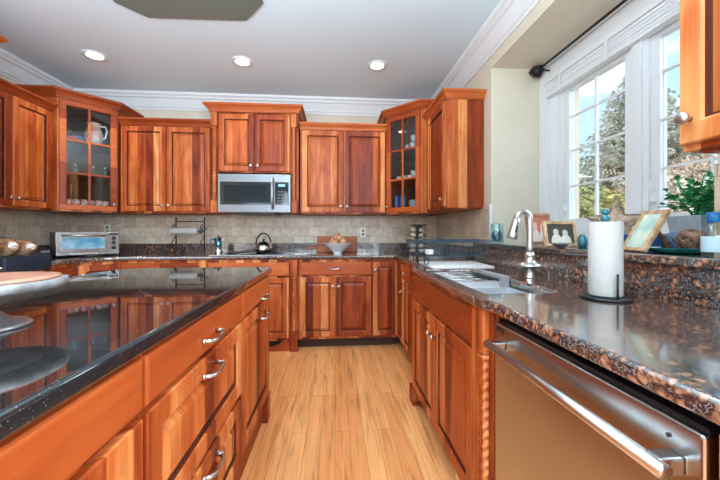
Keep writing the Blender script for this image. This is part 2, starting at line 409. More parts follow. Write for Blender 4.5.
c.bbox(XW - .03, XW + .03, 2.30, 2.375, 1.09, SOF - .10, .004)
c.bbox(XW - .02, XW + .03, 2.236, 2.30, 1.16, 2.33, .003)
c.bbox(XW - .03, XW + .03, 1.587, 1.696, 1.10, 2.40, .005)                          # mullion
c.bbox(XW - .045, XW + .0, 1.615, 1.668, 1.10, 2.40, .005)
c.box(XW - .02, XW + .03, YR0 + .002, 1.044, 1.10, 2.40)
c.bbox(XW - .05, XW + .03, YR0 + .002, 2.374, SOF - .13, SOF - .03, .004)            # head casing
c.bbox(XW - .065, XW + .03, YR0 + .002, YR1 - .004, SOF - .03, SOF - .004, .004)
c.box(XW - .012, XW + .03, 1.045, 2.235, 2.233, SOF - .13)
c.box(XW - .012, XW + .03, 1.045, 2.235, 1.10, 1.216)
c.bbox(XW - .05, XW + .03, YR0 + .002, 2.37, 1.088, 1.13, .004)
struct(c.build('trim_5', 'white'))
# raised blind under the head casing
bl = thing('window_blind', 'white slatted blind pulled up to the top of the sink window', 'blind', (XW - .045, 1.7, 2.25))
m_ = MB()
for k in range(5): m_.bbox(-.03 + .001 * (k % 2), .022, -.70, .66, -.045 + k * .021, -.045 + k * .021 + .019, .003)
m_.build('slat_stack', 'white', bl)
MB().bbox(-.034, .026, -.71, .67, .062, .10, .004).build('head_rail', 'white', bl)
for y in (-.4, .1, .5): MB().box(-.036, -.034, y - .012, y + .012, -.05, .062).build('ladder_tape', 'white', bl)
# curtain rod with finial
rd = thing('curtain_rod', 'thin dark iron curtain rod with curled finial above the window', 'curtain rod', (XW - .12, 2.40, 2.43))
MB().tube([(0, 0, 0), (0, -1.42, 0)], .009, 10).build('rod', 'iron', rd)
f_ = MB(); f_.ball((0, .0, 0), .034, .04, .034); f_.tube([(0.03, -.03, .0), (.04, .0, .045), (.0, .03, .05), (-.045, .02, .0), (-.03, -.01, -.045), (.03, .01, -.035), (.045, -.02, .01)], .009, 6); f_.build('finial', 'iron', rd)
f_ = MB(); f_.tube([(0, -.06, 0), (.03, -.06, -.02), (.066, -.06, -.02)], .006, 6); f_.build('bracket', 'iron', rd)

# ------------------------------------------------------------ outside
def terr(x, y):
    t = max(0, min(1, (x - 3.6) / 3.6)); h = -.3 + 2.9 * (t * t * (3 - 2 * t)) * (1 - .45 * max(0, min(1, (y - 6) / 5)))
    return h
g = MB(); nx, ny = 90, 110; vs = []; fs = []
for i in range(nx):
    for j in range(ny):
        x = 2.02 + i * .16; y = -3 + j * .2
        a = max(0, min(1, (x - 3.6) / 2))
        vs.append((x, y, terr(x, y) + a * (.10 * noise.noise((x * 3, y * 3, 0)) + .09 * noise.noise((x * 7, y * 7, 3)))))
for i in range(nx - 1):
    for j in range(ny - 1): fs.append((i * ny + j, (i + 1) * ny + j, (i + 1) * ny + j + 1, i * ny + j + 1))
g.add(vs, fs, True)
m = noisy('dry_slope', (.10, .06, .035), (.75, .66, .52), 9, .9); M['slope'] = m
struct(g.build('ground', 'slope'))
# dry ornamental grass tufts on the slope (uncountable)
g = MB()
for k in range(7000):
    x = random.uniform(4.2, 7.6); y = random.uniform(1.5, 9.0); z = terr(x, y) - .02
    d = Vector((random.uniform(-1, 1), random.uniform(-1, 1), random.uniform(.3, 1.2))).normalized() * random.uniform(.08, .22)
    w_ = Vector((random.uniform(-1, 1), random.uniform(-1, 1), 0)).normalized() * random.uniform(.006, .014)
    p = Vector((x, y, z)); q = p + d; g.add([p - w_, p + w_, q + w_ * .3 + Vector((0, 0, -.03)), q - w_ * .3, p + d * .5 + Vector((0, 0, .03))], [(0, 1, 4), (4, 1, 2), (4, 2, 3), (0, 4, 3)])
o = g.build('dry_grass', noisy('dry_grass_blades', (.16, .10, .06), (.62, .50, .36), 5, .8)); o['kind'] = 'stuff'; tag(o, 'beige dry grass and twigs covering the slope outside', 'grass')

def spruce(loc, H, R, label, seed):
    rg = random.Random(seed); r = thing('spruce_tree', label, 'tree', loc)
    MB().lathe([(.16, 0), (.10, H * .5), (.02, H)], n=10).build('trunk', noisy('bark', (.08, .05, .03), (.2, .14, .1), 20, .9), r)
    g = MB(); lv = 30
    for L_ in range(lv):
        t = L_ / lv; z = .12 * H + t * .88 * H; rr = R * (1 - t) ** .85 + .05; nb = max(5, int(17 * (1 - t) + 4))
        for k in range(nb):
            a = 2 * PI * (k + rg.random() * .8) / nb; l = rr * rg.uniform(.72, 1.08); d = Vector((math.cos(a), math.sin(a), 0)); sd = Vector((-d.y, d.x, 0))
            ns = max(3, int(l / .11))
            for q in range(ns):
                u = (q + 1) / ns; p = Vector((0, 0, z)) + d * l * u + Vector((0, 0, -.10 * l * u + .16 * l * u * u))
                for sgn in (-1, 1, 0):
                    for w2 in range(3):
                        tip = p + (sd * sgn * (.26 * (1.15 - u) * min(1, l) + .06) + d * .12 + Vector((0, 0, rg.uniform(-.10, .03)))) * rg.uniform(.7, 1.2)
                        w_ = (tip - p).cross(Vector((0, 0, 1))).normalized() * .020; up = Vector((0, 0, .022))
                        mid = (p + tip) / 2
                        g.add([p, mid + w_, tip, mid - w_, mid + up, mid - up], [(0, 1, 4), (1, 2, 4), (2, 3, 4), (3, 0, 4), (0, 5, 1), (1, 5, 2), (2, 5, 3), (3, 5, 0)])
    g.build('foliage', noisy('spruce_needles' + str(seed), (.22, .25, .19), (.66, .66, .54), 5, .8), r)
spruce((7.8, 7.65, 1.2), 4.3, 1.85, 'tall grey-green spruce tree standing outside behind the window mullion', 3)
def shrub(loc, rx, rz, n, c1, c2, name, label, seed, leaf=.05):
    rg = random.Random(seed); g = MB()
    for k in range(n):
        a = rg.uniform(0, 2 * PI); zz = rg.uniform(-.3, 1); s_ = math.sqrt(max(0, 1 - zz * zz)); rr = rg.uniform(.82, 1.05) * (1 + .13 * noise.noise((a * 2, zz * 3, seed)))
        p = Vector((rx * s_ * math.cos(a) * rr, rx * s_ * math.sin(a) * rr, rz * zz * rr)); n_ = p.normalized(); t1 = n_.orthogonal().normalized(); t1.rotate(Matrix.Rotation(rg.uniform(0, 6.3), 3, n_)); t2 = n_.cross(t1)
        L_ = leaf * rg.uniform(.6, 1.3); up = n_ * L_ * rg.uniform(.2, 1)
        g.add([p - t1 * L_, p + t2 * L_ * .5 + up, p + t1 * L_ + up, p - t2 * L_ * .5], [(0, 1, 3), (1, 2, 3)])
    r = thing(name, label, 'shrub', loc); g.build('foliage', noisy(name + '_leaf' + str(seed), c1, c2, 6, .8), r)
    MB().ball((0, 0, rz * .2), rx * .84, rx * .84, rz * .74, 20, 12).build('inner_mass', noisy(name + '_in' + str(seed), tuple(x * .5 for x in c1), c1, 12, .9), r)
    st = MB(); st.tube([(0, 0, -rz * .9), (0, 0, 0)], .06, 8); st.build('stem', 'board', r)
    return r
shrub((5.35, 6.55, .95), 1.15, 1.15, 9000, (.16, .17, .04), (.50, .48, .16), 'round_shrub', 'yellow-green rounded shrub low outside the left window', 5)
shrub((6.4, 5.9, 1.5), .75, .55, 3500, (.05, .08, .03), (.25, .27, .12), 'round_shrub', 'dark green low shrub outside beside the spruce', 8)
# bare tree
def bare(loc, H, label, seed):
    rg = random.Random(seed); g = MB()
    def br(p, d, l, r, dep):
        pts = [p]; q = p.copy(); dd = d.copy()
        for k in range(4):
            dd = (dd + Vector((rg.uniform(-.13, .13), rg.uniform(-.13, .13), rg.uniform(0, .1)))).normalized(); q = q + dd * l / 4; pts.append(q.copy())
        g.tube(pts, [r, r * .85, r * .7, r * .6, r * .45], 5)
        if dep > 0:
            for k in range(4 if dep > 1 else 4):
                a = Vector((rg.uniform(-1, 1), rg.uniform(-1, 1), rg.uniform(.2, 1.0))).normalized(); st = pts[rg.randint(1, 4)]
                br(st, (dd * .6 + a * .8).normalized(), l * .55, r * .45, dep - 1)
    r = thing('bare_tree', label, 'tree', loc); br(Vector((0, 0, 0)), Vector((0, 0, 1)), H * .5, .09, 4)
    g.build('branches', noisy('birch_bark', (.35, .24, .16), (.72, .60, .48), 6, .8), r)
bare((8.6, 11.2, .0), 7.5, 'bare pale-branched tree outside at the far left of the window', 11)

# ------------------------------------------------------------ cabinet parts
def ringpanel(rings, x0, x1, z0, z1):
    vs = []; fs = []
    for (i, y) in rings: vs += [(x0 + i, y, z0 + i), (x1 - i, y, z0 + i), (x1 - i, y, z1 - i), (x0 + i, y, z1 - i)]
    for k in range(len(rings) - 1):
        a = 4 * k; b_ = a + 4
        for j in range(4): fs.append((a + j, a + (j + 1) % 4, b_ + (j + 1) % 4, b_ + j))
    n = 4 * (len(rings) - 1); fs.append((0, 3, 2, 1)); fs.append((n, n + 1, n + 2, n + 3)); return vs, fs
G = .0025
def raised(x0, x1, z0, z1, fr=.055):
    m = MB().add(*ringpanel([(0, 0), (0, -.017), (.004, -.021), (fr - .006, -.021), (fr, -.016), (fr + .002, -.006), (fr + .009, -.006), (fr + .034, -.018), (fr + .036, -.0165), (fr + .038, -.0165)], x0 + G, x1 - G, z0 + G, z1 - G))
    m.groove = list(range(16, 24)); return m
def flatfront(x0, x1, z0, z1): return MB().add(*ringpanel([(0, 0), (0, -.015), (.003, -.019), (.007, -.021)], x0 + G, x1 - G, z0 + G, z1 - G))
def knob(parent, x, z, y=-.021, s=1.0):
    m = MB(); T = RT((x, y, z), rx=PI / 2)
    m.lathe([(.006, 0), (.005, .012), (.008, .016), (.014, .020), (.016, .025), (.013, .030), (.005, .032)], n=14, T=T @ Matrix.Scale(s, 4)); return m.build('knob', 'chrome', parent)
def pull(parent, x, z, y=-.021, w=.10):
    pts = []; rs = []
    for k in range(13):
        t = -1 + 2 * k / 12; pts.append((x + t * w / 2 * 1.18, y - .030 * (1 - t ** 4) - .004, z - .001 + .003 * math.sin(t * PI))); rs.append(.0055 + .002 * abs(t))
    m = MB(); m.tube(pts, rs, 8)
    for s_ in (-1, 1):
        m.tube([(x + s_ * w / 2, y, z + s_ * .003), (x + s_ * w / 2, y - .027, z + s_ * .003)], .006, 8); m.ball((x + s_ * w / 2 * 1.2, y - .006, z), .009, .007, .009, 10, 6)
    return m.build('pull', 'chrome', parent)
def door(parent, x0, x1, z0, z1, kn=None, kind='door', fr=.055):
    d = raised(x0, x1, z0, z1, fr).build(kind, 'cherry', parent)
    if kn: knob(d, kn[0], kn[1])
    return d
def drawer(parent, x0, x1, z0, z1, pl=None, kn=None):
    d = flatfront(x0, x1, z0, z1).build('drawer', 'cherry_h', parent)
    if pl: pull(d, pl[0], pl[1])
    if kn: knob(d, kn[0], kn[1])
    return d
def glassdoor(parent, w, z0, z1, kx, kz, rows=(.32, .655), fr=.052):
    m = MB(); x0, x1 = .012, w - .012
    rg = [(0, 0), (0, -.017), (.004, -.021), (fr - .006, -.021), (fr, -.015), (fr, 0)]
    vs, fs = ringpanel(rg, x0, x1, z0, z1)
    fs = fs[:-2]; n = len(vs) - 4; fs += [(j, n + j, n + (j + 1) % 4, (j + 1) % 4) for j in range(4)]
    m.add(vs, fs); xm = (x0 + x1) / 2; iz0, iz1 = z0 + fr, z1 - fr
    m.box(xm - .009, xm + .009, -.016, -.002, iz0, iz1)
    for q in rows:
        z = iz0 + (iz1 - iz0) * q; m.box(x0 + fr, xm - .009, -.016, -.002, z - .008, z + .008); m.box(xm + .009, x1 - fr, -.016, -.002, z - .008, z + .008)
    d = m.build('door', 'cherry_h', parent)
    MB().box(x0 + fr, x1 - fr, -.0015, -.0005, iz0, iz1).build('glass', 'cabglass', d); knob(d, kx, kz)
    return d
CP = [(0, 0), (.010, 0), (.010, .010), (.016, .010), (.018, .020), (.034, .040), (.046, .046), (.046, .051), (.052, .051), (.052, .068), (0, .068)]
CPB = [(0, 0), (.010, 0), (.010, .012), (.016, .012), (.020, .024), (.036, .048), (.048, .055), (.048, .061), (.056, .061), (.056, .080), (0, .080)]
def rope(parent, x, y, z0, z1, r=.019, tw=185, cap=.03, plinth=.03):
    """turned twisted column with square blocks at both ends"""
    m = MB(); n = 20; k = max(20, int((z1 - z0) / .0035)); vs = []; fs = []
    for i in range(k + 1):
        z = z0 + (z1 - z0) * i / k
        for j in range(n):
            a = 2 * PI * j / n; rr = r * (1 + .15 * math.cos(2 * a - tw * (z - z0))); vs.append((x + rr * math.cos(a), y + rr * math.sin(a), z))
    for i in range(k):
        for j in range(n): fs.append((i * n + j, i * n + (j + 1) % n, (i + 1) * n + (j + 1) % n, (i + 1) * n + j))
    m.add(vs, fs, True)
    for z, s_ in ((z0, -1), (z1, 1)):
        m.lathe([(r * .9, -.012), (r * 1.35, -.006), (r * 1.35, .006), (r * .9, .012)], (x, y, z), 18)
        m.lathe([(r * 1.15, -.006), (r * 1.15, .006)], (x, y, z + s_ * .018), 18)
    return m.build('rope_column', 'cherry', parent)

def upper(name, label, loc, rz, w, d, z0, z1, doors, crown=CP, ret=(False, False), group=None, cut=None):
    """wall cabinet; local front plane y = 0, doors proud of it. doors: list of (x0, x1, knob_x)"""
    t = thing(name, label, 'cabinet', (loc[0], loc[1], 0), rz, group)
    m = MB(); m.bbox(0, w, 0, d, z0, z1, .002); m.box(.02, w - .02, .03, d - .01, z0 - .006, z0 + .002); m.build('body', 'cherry', t)
    for (a, b_, kx) in doors: door(t, a, b_, z0 + .012, z1 - .02, (kx, z0 + .075))
    path = []
    if ret[0]: path.append((0, d))
    path += [(0, 0), (w, 0)]
    if ret[1]: path.append((w, d))
    c = MB(); c.sweep(crown, path, z1 - .012); zt = z1 - .012 + crown[-1][1]
    c.box(0, w, 0, d, z1 + .0005, zt - .002); c.build('crown', 'cherry_h', t)
    return t
UZ0, UZ1 = 1.372, 2.290
# back wall pair left of the microwave
upper('wall_cabinet', 'two-door cherry wall cabinet left of the microwave', (-2.215, 3.50), 0, .925, .345, UZ0, UZ1, [(.01, .455, .425), (.46, .905, .49)])
upper('wall_cabinet', 'two-door cherry wall cabinet right of the microwave', (-.375, 3.50), 0, .935, .345, UZ0, UZ1, [(.02, .468, .435), (.474, .925, .505)])
# left wall
upper('wall_cabinet', 'cherry wall cabinet on the left wall beside the glass corner cabinet', (-2.60, 2.42), PI / 2, .745, .365, UZ0 - .005, UZ1, [(.0, .355, .325), (.36, .725, .39)])
# right wall, end panel facing us
t = upper('wall_cabinet', 'narrow cherry wall cabinet on the right wall with bare end panel', (.93, 3.178), -PI / 2, .578, .318, UZ0, UZ1, [(.06, .56, .525)], ret=(False, True))
# near right upper cabinet
upper('wall_cabinet', 'cherry wall cabinet at the near right edge overlapping the window', (.90, .762), -PI / 2, .75, .345, 1.368, UZ1, [(.004, .37, .035), (.375, .745, .70)], ret=(True, False))
# over-microwave cabinet
OM = thing('wall_cabinet', 'taller cherry cabinet above the microwave with twisted columns', 'cabinet', (-1.290, 3.445, 0))
m = MB(); m.bbox(.075, .825, 0, .40, 1.795, 2.43, .002); m.bbox(0, .075, .02, .40, UZ0, 2.43, .002); m.bbox(.825, .90, .02, .40, UZ0, 2.43, .002); m.build('body', 'cherry', OM)
door(OM, .085, .447, 1.805, 2.405, (.415, 1.86)); door(OM, .452, .815, 1.805, 2.405, (.485, 1.86))
for x in (.037, .863):
    MB().bbox(x - .033, x + .033, -.022, .0195, 2.28, 2.429, .003).build('post_block', 'cherry', OM); MB().bbox(x - .033, x + .033, -.022, .0195, UZ0, 1.50, .003).build('post_block', 'cherry', OM)
    rope(OM, x, .000, 1.525, 2.255, .018, 185)
c = MB(); c.sweep(CPB, [(0, .40), (0, -.022), (.90, -.022), (.90, .40)], 2.418); c.box(0, .9, -.022, .40, 2.431, 2.496); c.build('crown', 'cherry_h', OM)

# glass corner cabinets
def corner(name, label, A, B, wallpts, rz, kx):
    w = (Vector(B) - Vector(A)).length; zt = 2.43
    t = thing(name, label, 'cabinet', (A[0], A[1], 0), rz)
    poly = [A, B] + wallpts; m = MB()
    m.prism(poly, UZ0 - .006, UZ0 + .055); m.prism(poly, zt - .02, zt)
    n = len(poly); cx = sum(p[0] for p in poly) / n; cy = sum(p[1] for p in poly) / n
    for i in range(1, n):
        a = Vector(poly[i]); b_ = Vector(poly[(i + 1) % n]); d = (b_ - a).normalized(); nn = Vector((-d.y, d.x))
        if nn.dot(Vector((cx, cy)) - a) < 0: nn = -nn
        m.prism([tuple(a), tuple(b_), tuple(b_ + nn * .016), tuple(a + nn * .016)], UZ0 + .055, zt - .02)
    m.build('body', 'cherry', t, world=True)
    ff = MB(); ff.box(0, .055, .0, .018, UZ0 + .055, zt - .02); ff.box(w - .055, w, .0, .018, UZ0 + .055, zt - .02); ff.build('face_frame', 'cherry', t)
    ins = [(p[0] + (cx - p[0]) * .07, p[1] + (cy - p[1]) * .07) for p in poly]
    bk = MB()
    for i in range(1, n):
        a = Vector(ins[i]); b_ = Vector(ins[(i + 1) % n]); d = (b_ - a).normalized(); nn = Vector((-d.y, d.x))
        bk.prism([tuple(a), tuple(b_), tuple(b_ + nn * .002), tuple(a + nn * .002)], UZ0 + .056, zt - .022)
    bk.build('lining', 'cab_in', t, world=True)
    for z in (1.722, 2.036): MB().prism(ins, z, z + .014).build('shelf', 'board', t, world=True)
    glassdoor(t, w, UZ0 + .008, zt - .02, kx, UZ0 + .075)
    path = [poly[-1], A, B, wallpts[0]]
    c = MB(); c.sweep(CPB, path, 2.418); c.prism(poly, 2.431, 2.496); c.build('crown', 'cherry_h', t, world=True)
    return t
LA, LB = (-2.560, 3.165), (-2.235, 3.490)
corner('corner_cabinet', 'glass-door corner cabinet at left with a floral pitcher inside', LA, LB, [(-2.235, YB - .004), (XL + .004, YB - .004), (XL + .004, 3.165)], PI / 4, .42)
RA, RB = (.564, 3.495), (.876, 3.183)
corner('corner_cabinet', 'glass-door corner cabinet at right holding glassware and plates', RA, RB, [(XR - .004, 3.183), (XR - .004, YB - .004), (.564, YB - .004)], -PI / 4, .03)

# tall pantry at the left whose crown tip shows
PT = thing('tall_cabinet', 'tall cherry cabinet at the far left edge, only its crown corner showing', 'cabinet', (-2.30, 1.42, 0), PI / 2)
MB().bbox(0, .91, 0, .63, .0, 2.42, .002).build('body', 'cherry', PT)
door(PT, .01, .45, .12, 2.37, (.41, 1.1)); door(PT, .46, .90, .12, 2.37, (.5, 1.1))
c = MB(); c.sweep(CPB, [(0, 0), (.91, 0), (.91, .63)], 2.41); c.box(0, .91, 0, .63, 2.421, 2.50); c.build('crown', 'cherry_h', PT)

# ------------------------------------------------------------ base cabinets
DZ0, DZ1, RZ0, RZ1 = .125, .722, .738, .872
def base(label, loc, rz, w, d, name='base_cabinet', h=SLB, toe=.07, ends=0):
    t = thing(name, label, 'cabinet', (loc[0], loc[1], 0), rz)
    MB().bbox(0, w, 0, d, .10, h, .0015).build('body', 'cherry', t)
    MB().box(.0, w, toe, d, 0, .0995).build('toe_kick', 'rubber', t)
    return t
YF = 3.222
# sink-side back run
t = base('cherry base cabinet under the fruit bowl with one wide drawer over two doors', (-.358, YF), 0, .733, .62)
drawer(t, .005, .728, RZ0, RZ1, pl=(.365, .805)); door(t, .01, .362, DZ0, DZ1, (.335, .63)); door(t, .368, .722, DZ0, DZ1, (.395, .63))
t = base('narrow cherry corner base cabinet door at the back right', (.377, YF), 0, .262, .62)
door(t, .004, .250, DZ0, RZ1, (.028, .79), fr=.05)
# cooktop cabinet with columns
t = base('cherry cooktop base cabinet between twisted columns', (-1.305, YF - .02), 0, .945, .64)
flatfront(.085, .86, RZ0, RZ1).build('drawer', 'cherry_h', t)
door(t, .09, .47, DZ0, DZ1, (.44, .63)); door(t, .475, .855, DZ0, DZ1, (.505, .63))
for x in (.042, .903):
    MB().bbox(x - .034, x + .034, -.04, -.001, .74, .895, .003).build('post_block', 'cherry', t); q = MB(); q.bbox(x - .034, x + .034, -.04, -.001, .02, .20, .003); q.bbox(x - .04, x + .04, -.045, -.001, .0, .05, .003); q.build('post_block', 'cherry', t)
    rope(t, x, -.02, .225, .715, .017, 185)
q = MB(); q.prism([(.075, .0), (.86, .0), (.86, .11), (.80, .105), (.76, .07), (.70, .045), (.24, .045), (.18, .07), (.14, .105), (.075, .11)], 0, .015, T=Matrix.Rotation(PI / 2, 4, 'X')); q.build('arched_valance', 'cherry_h', t)
t = base('cherry base cabinet left of the cooktop, mostly behind the island', (-2.03, YF), 0, .72, .62)
drawer(t, .005, .358, RZ0, RZ1, pl=(.18, .805)); drawer(t, .364, .715, RZ0, RZ1, pl=(.54, .805)); door(t, .01, .358, DZ0, DZ1, (.33, .63)); door(t, .364, .71, DZ0, DZ1, (.39, .63))
# left corner diagonal and left run
t = thing('base_cabinet', 'diagonal cherry corner base cabinet below the toaster oven', 'cabinet', (-2.275, 2.975, 0), PI / 4)
P_ = [(-2.275, 2.975), (-2.034, 3.216), (-2.034, YB - .01), (XL + .005, YB - .01), (XL + .005, 2.975)]
MB().prism(P_, .10, SLB).build('body', 'cherry', t, world=True)
MB().prism([(-2.35, 2.98), (-2.04, 3.29), (-2.04, YB - .02), (XL + .01, YB - .02), (XL + .01, 2.98)], 0, .0995).build('toe_kick', 'rubber', t, world=True)
door(t, .03, .31, DZ0, RZ1, (.06, .79))
t = base('cherry base cabinet on the left wall under the bread', (-2.275, 2.34), PI / 2, .63, .685)
drawer(t, .005, .345, RZ0, RZ1, pl=(.175, .805)); drawer(t, .35, .625, RZ0, RZ1, pl=(.49, .805)); door(t, .01, .345, DZ0, DZ1, (.31, .63)); door(t, .35, .625, DZ0, DZ1, (.38, .63))
# right run: leaf of the corner cabinet, narrow drawer unit, sink bump-out
t = base('slim cherry base cabinet at the corner of the right run with small knob', (.642, 3.219), -PI / 2, .30, .60)
door(t, .03, .29, DZ0, RZ1, (.265, .61), fr=.045)
t = base('narrow cherry drawer base cabinet behind the sink cabinet', (.642, 2.917), -PI / 2, .72, .49)
drawer(t, .004, .30, RZ0, RZ1, kn=(.15, .80)); door(t, .004, .30, DZ0, DZ1, (.04, .63)); MB().box(.305, .72, -.02, 0, .10, .88).build('filler', 'cherry', t)
SK = thing('sink_cabinet', 'cherry sink base cabinet bumped out with two doors and feet', 'cabinet', (.54, 2.19, 0), -PI / 2)
m = MB(); m.box(0, 1.155, 0, .02, .10, SLB); m.box(0, .018, .02, .58, .10, .88); m.box(1.137, 1.155, .02, .58, .10, SLB); m.box(.018, 1.137, .02, .58, .10, .118); m.build('body', 'cherry', SK)
MB().box(.0, 1.155, .045, .58, 0, .0995).build('toe_kick', 'rubber', SK)
flatfront(.06, 1.005, .728, .872).build('false_front', 'cherry_h', SK)
door(SK, .06, .532, DZ0, .718, (.50, .62)); door(SK, .536, 1.005, DZ0, .718, (.57, .62))
q = MB(); q.bbox(1.012, 1.07, -.022, -.001, .10, .895, .002); q.bbox(1.125, 1.155, -.012, -.001, .0, .895, .002); q.build('stile', 'cherry', SK)
MB().bbox(1.072, 1.124, -.03, -.001, .75, .895, .003).build('post_block', 'cherry', SK); MB().bbox(1.070, 1.126, -.03, -.001, .0, .16, .003).build('post_block', 'cherry', SK)
rope(SK, 1.098, -.012, .185, .725, .019, 185)
for x0, s_ in ((0, 1), (1.01, -1)):
    q = MB(); pl_ = [(0, 0), (.075, 0), (.085, .03), (.12, .06), (.16, .075), (.16, .118), (0, .118)]
    q.prism([(x0 + s_ * a, z) for a, z in pl_], 0, .035, T=RT((0, .012, 0)) @ Matrix.Rotation(PI / 2, 4, 'X')); q.build('foot', 'cherry', SK)
# cabinet nearer than the dishwasher
t = base('cherry base cabinet at the bottom right corner nearer than the dishwasher', (.555, .405), -PI / 2, .75, .57)
MB().box(.0, .06, -.022, 0, .10, .88).build('stile', 'cherry', t); drawer(t, .07, .74, RZ0, RZ1, pl=(.4, .80)); door(t, .07, .74, DZ0, DZ1, (.12, .63))

# ------------------------------------------------------------ dishwasher
DW = thing('dishwasher', 'stainless steel dishwasher with long bar handle at lower right', 'dishwasher', (.552, 1.028, 0), -PI / 2)
MB().box(.006, .608, .03, .56, .10, .865).build('tub', 'black', DW)
MB().bbox(.004, .610, -.024, .028, .115, .868, .006, seg=3).build('door_panel', 'steel', DW)
MB().box(.006, .608, .06, .5, .0, .0995).build('kick_plate', 'black', DW)
MB().box(.008, .606, -.012, .03, .8685, .8755).build('control_strip', 'black', DW)
h = MB(); h.tube([(.035, -.066, .806), (.592, -.066, .806)], .0125, 16)
h.build('handle', 'chrome', DW)
for x in (.062, .572):
    q = MB(); q.bbox(x - .013, x + .013, -.066, -.024, .792, .820, .004); q.build('handle_bracket', 'steel', DW)
MB().bbox(.018, .062, -.0255, -.0235, .842, .857, .0004).build('badge', 'black', DW)
MB().lathe([(.0035, 0), (.0035, .0015)], n=12, T=RT((.56, -.0245, .84), rx=PI / 2)).build('indicator', 'black', DW)

# ------------------------------------------------------------ countertop (brown granite)
o1 = [(XL + .014, 2.338), (-2.245, 2.338)] + [(-2.245, 2.955), (-2.005, 3.19)]
o1 += [(.59, 3.19)] + [(.61, 3.17)] + rnd_corner((.61, 2.27), (.61, 3.0), (.515, 2.13), .05)
o1 += rnd_corner((.512, 2.13), (.60, 2.26), (.498, 1.2), .07)
o1 += rnd_corner((.492, 1.10), (.495, 1.6), (.512, 1.0), .06) + [(.515, .985), (.515, -.36), (1.138, -.36), (1.138, 2.472), (XR - .014, 2.484), (XR - .014, YB - .014), (XL + .014, YB - .014)]
hole = [(.562, 1.15), (.83, 1.15), (.855, 1.18), (.855, 1.96), (.562, 1.96)]
CT = slab('countertop', [o1, hole], SLB + .0005, TOP, 'granite', .009)
tag(CT, 'brown speckled polished granite countertop running round the kitchen walls', 'countertop')
g = MB(); g.bbox(XL + .026, XR - .026, YB - .034, YB - .0125, TOP + .0005, 1.04, .003); g.bbox(XL + .0125, XL + .034, 2.34, YB - .035, TOP + .0005, 1.04, .003)
g.bbox(XR - .034, XR - .0125, 2.50, YB - .035, TOP + .0005, 1.04, .003); g.bbox(1.115, 1.139, -.36, 2.47, TOP + .0005, 1.049, .002)
tag(g.build('granite_backsplash', 'granite'), 'low brown granite upstand along the back of the countertop', 'backsplash')
LG = slab('window_ledge', [[(1.098, -.36), (1.098, 2.478), (XW - .052, 2.478), (XW - .052, .957), (1.236, .957), (1.236, -.36)]], 1.0505, 1.085, 'granite', .008)
tag(LG, 'raised brown granite ledge in front of the sink window', 'ledge')

# ------------------------------------------------------------ sink
sk = thing('sink', 'stainless steel double-basin sink set in the granite by the window', 'sink', (.71, 1.58, TOP))
def basin(y0, y1, dep):
    m = MB(); x0, x1 = .550 - .71, .866 - .71; a, b_ = y0 - 1.58, y1 - 1.58
    r1 = [(x0, a), (x1, a), (x1, b_), (x0, b_)]; ins = .02
    r2 = [(x0 + ins, a + ins), (x1 - ins, a + ins), (x1 - ins, b_ - ins), (x0 + ins, b_ - ins)]
    zs = -.0395; vs = [(x, y, zs) for x, y in r1] + [(x, y, zs) for x, y in r2] + [(x * .97 + 0, y, -dep) for x, y in r2] + [(x, y, -dep - .006) for x, y in r1] 
    fs = []
    for lv in range(2):
        for j in range(4): fs.append((4 * lv + j, 4 * lv + (j + 1) % 4, 4 * lv + 4 + (j + 1) % 4, 4 * lv + 4 + j))
    fs.append((8, 9, 10, 11)); fs.append((12, 13, 14, 15))
    for j in range(4): fs.append((j, (j + 1) % 4, 12 + (j + 1) % 4, 12 + j))
    m.add(vs, fs); o = m.build('basin', 'sinksteel', sk)
    MB().lathe([(.04, 0), (.04, .003), (.02, .004)], (0, (a + b_) / 2, -dep), 20).build('drain', 'chrome', o)
basin(1.135, 1.525, .20); basin(1.545, 1.975, .20)
rim = MB(); rim.box(-.138, .14, -.063, -.027, -.055, -.0135); rim.build('divider', 'sinksteel', sk)
# wire rack in far basin + caddy
wr = thing('basin_rack', 'chrome wire rack sitting over the far sink basin', 'rack', (.71, 1.77, TOP - .02))
m = MB()
for y in (-.13, -.04, .05, .14): m.tube([(-.135, y, 0), (.135, y, 0)], .0035, 6)
for x in (-.128, -.03, .06, .128): m.tube([(x, -.14, -.006), (x, .15, -.006)], .003, 6)
m.build('wires', 'chrome', wr)
for y in (-.13, .14): MB().tube([(-.135, y, 0), (-.135, y, -.05), (.135, y, -.05), (.135, y, 0)], .0035, 6).build('hanger', 'chrome', wr)
cd_ = thing('sink_caddy', 'grey slotted sponge caddy at the back edge of the sink', 'caddy', (.818, 1.66, TOP - .038))
m = MB(); m.box(-.012, -.009, -.15, .15, -.03, .045); m.box(.03, .033, -.15, .15, -.03, .045); m.box(-.012, .033, -.153, -.15, -.03, .045); m.box(-.012, .033, .15, .153, -.03, .045); m.box(-.012, .033, -.15, .15, -.033, -.03)
m.bbox(-.016, .037, -.158, .158, .045, .051, .002); m.build('frame', pm('caddy_grey', (.38, .38, .38), .35, .6), cd_)
m = MB()
for k in range(15): m.box(-.0155, -.0125, -.14 + k * .02, -.13 + k * .02, -.02, .036)
m.build('slots', 'black', cd_)
# drying board
db = MB(); db.prism([(.620, 1.985), (1.035, 2.01), (1.085, 2.455), (.640, 2.40)], .0, .006)
o = db.build('drying_mat', noisy('pale_grey_mat', (.55, .55, .54), (.74, .74, .73), 90, .6)); o.location = (0, 0, TOP + .0005); tag(o, 'flat pale grey drying mat under the dish rack', 'mat')
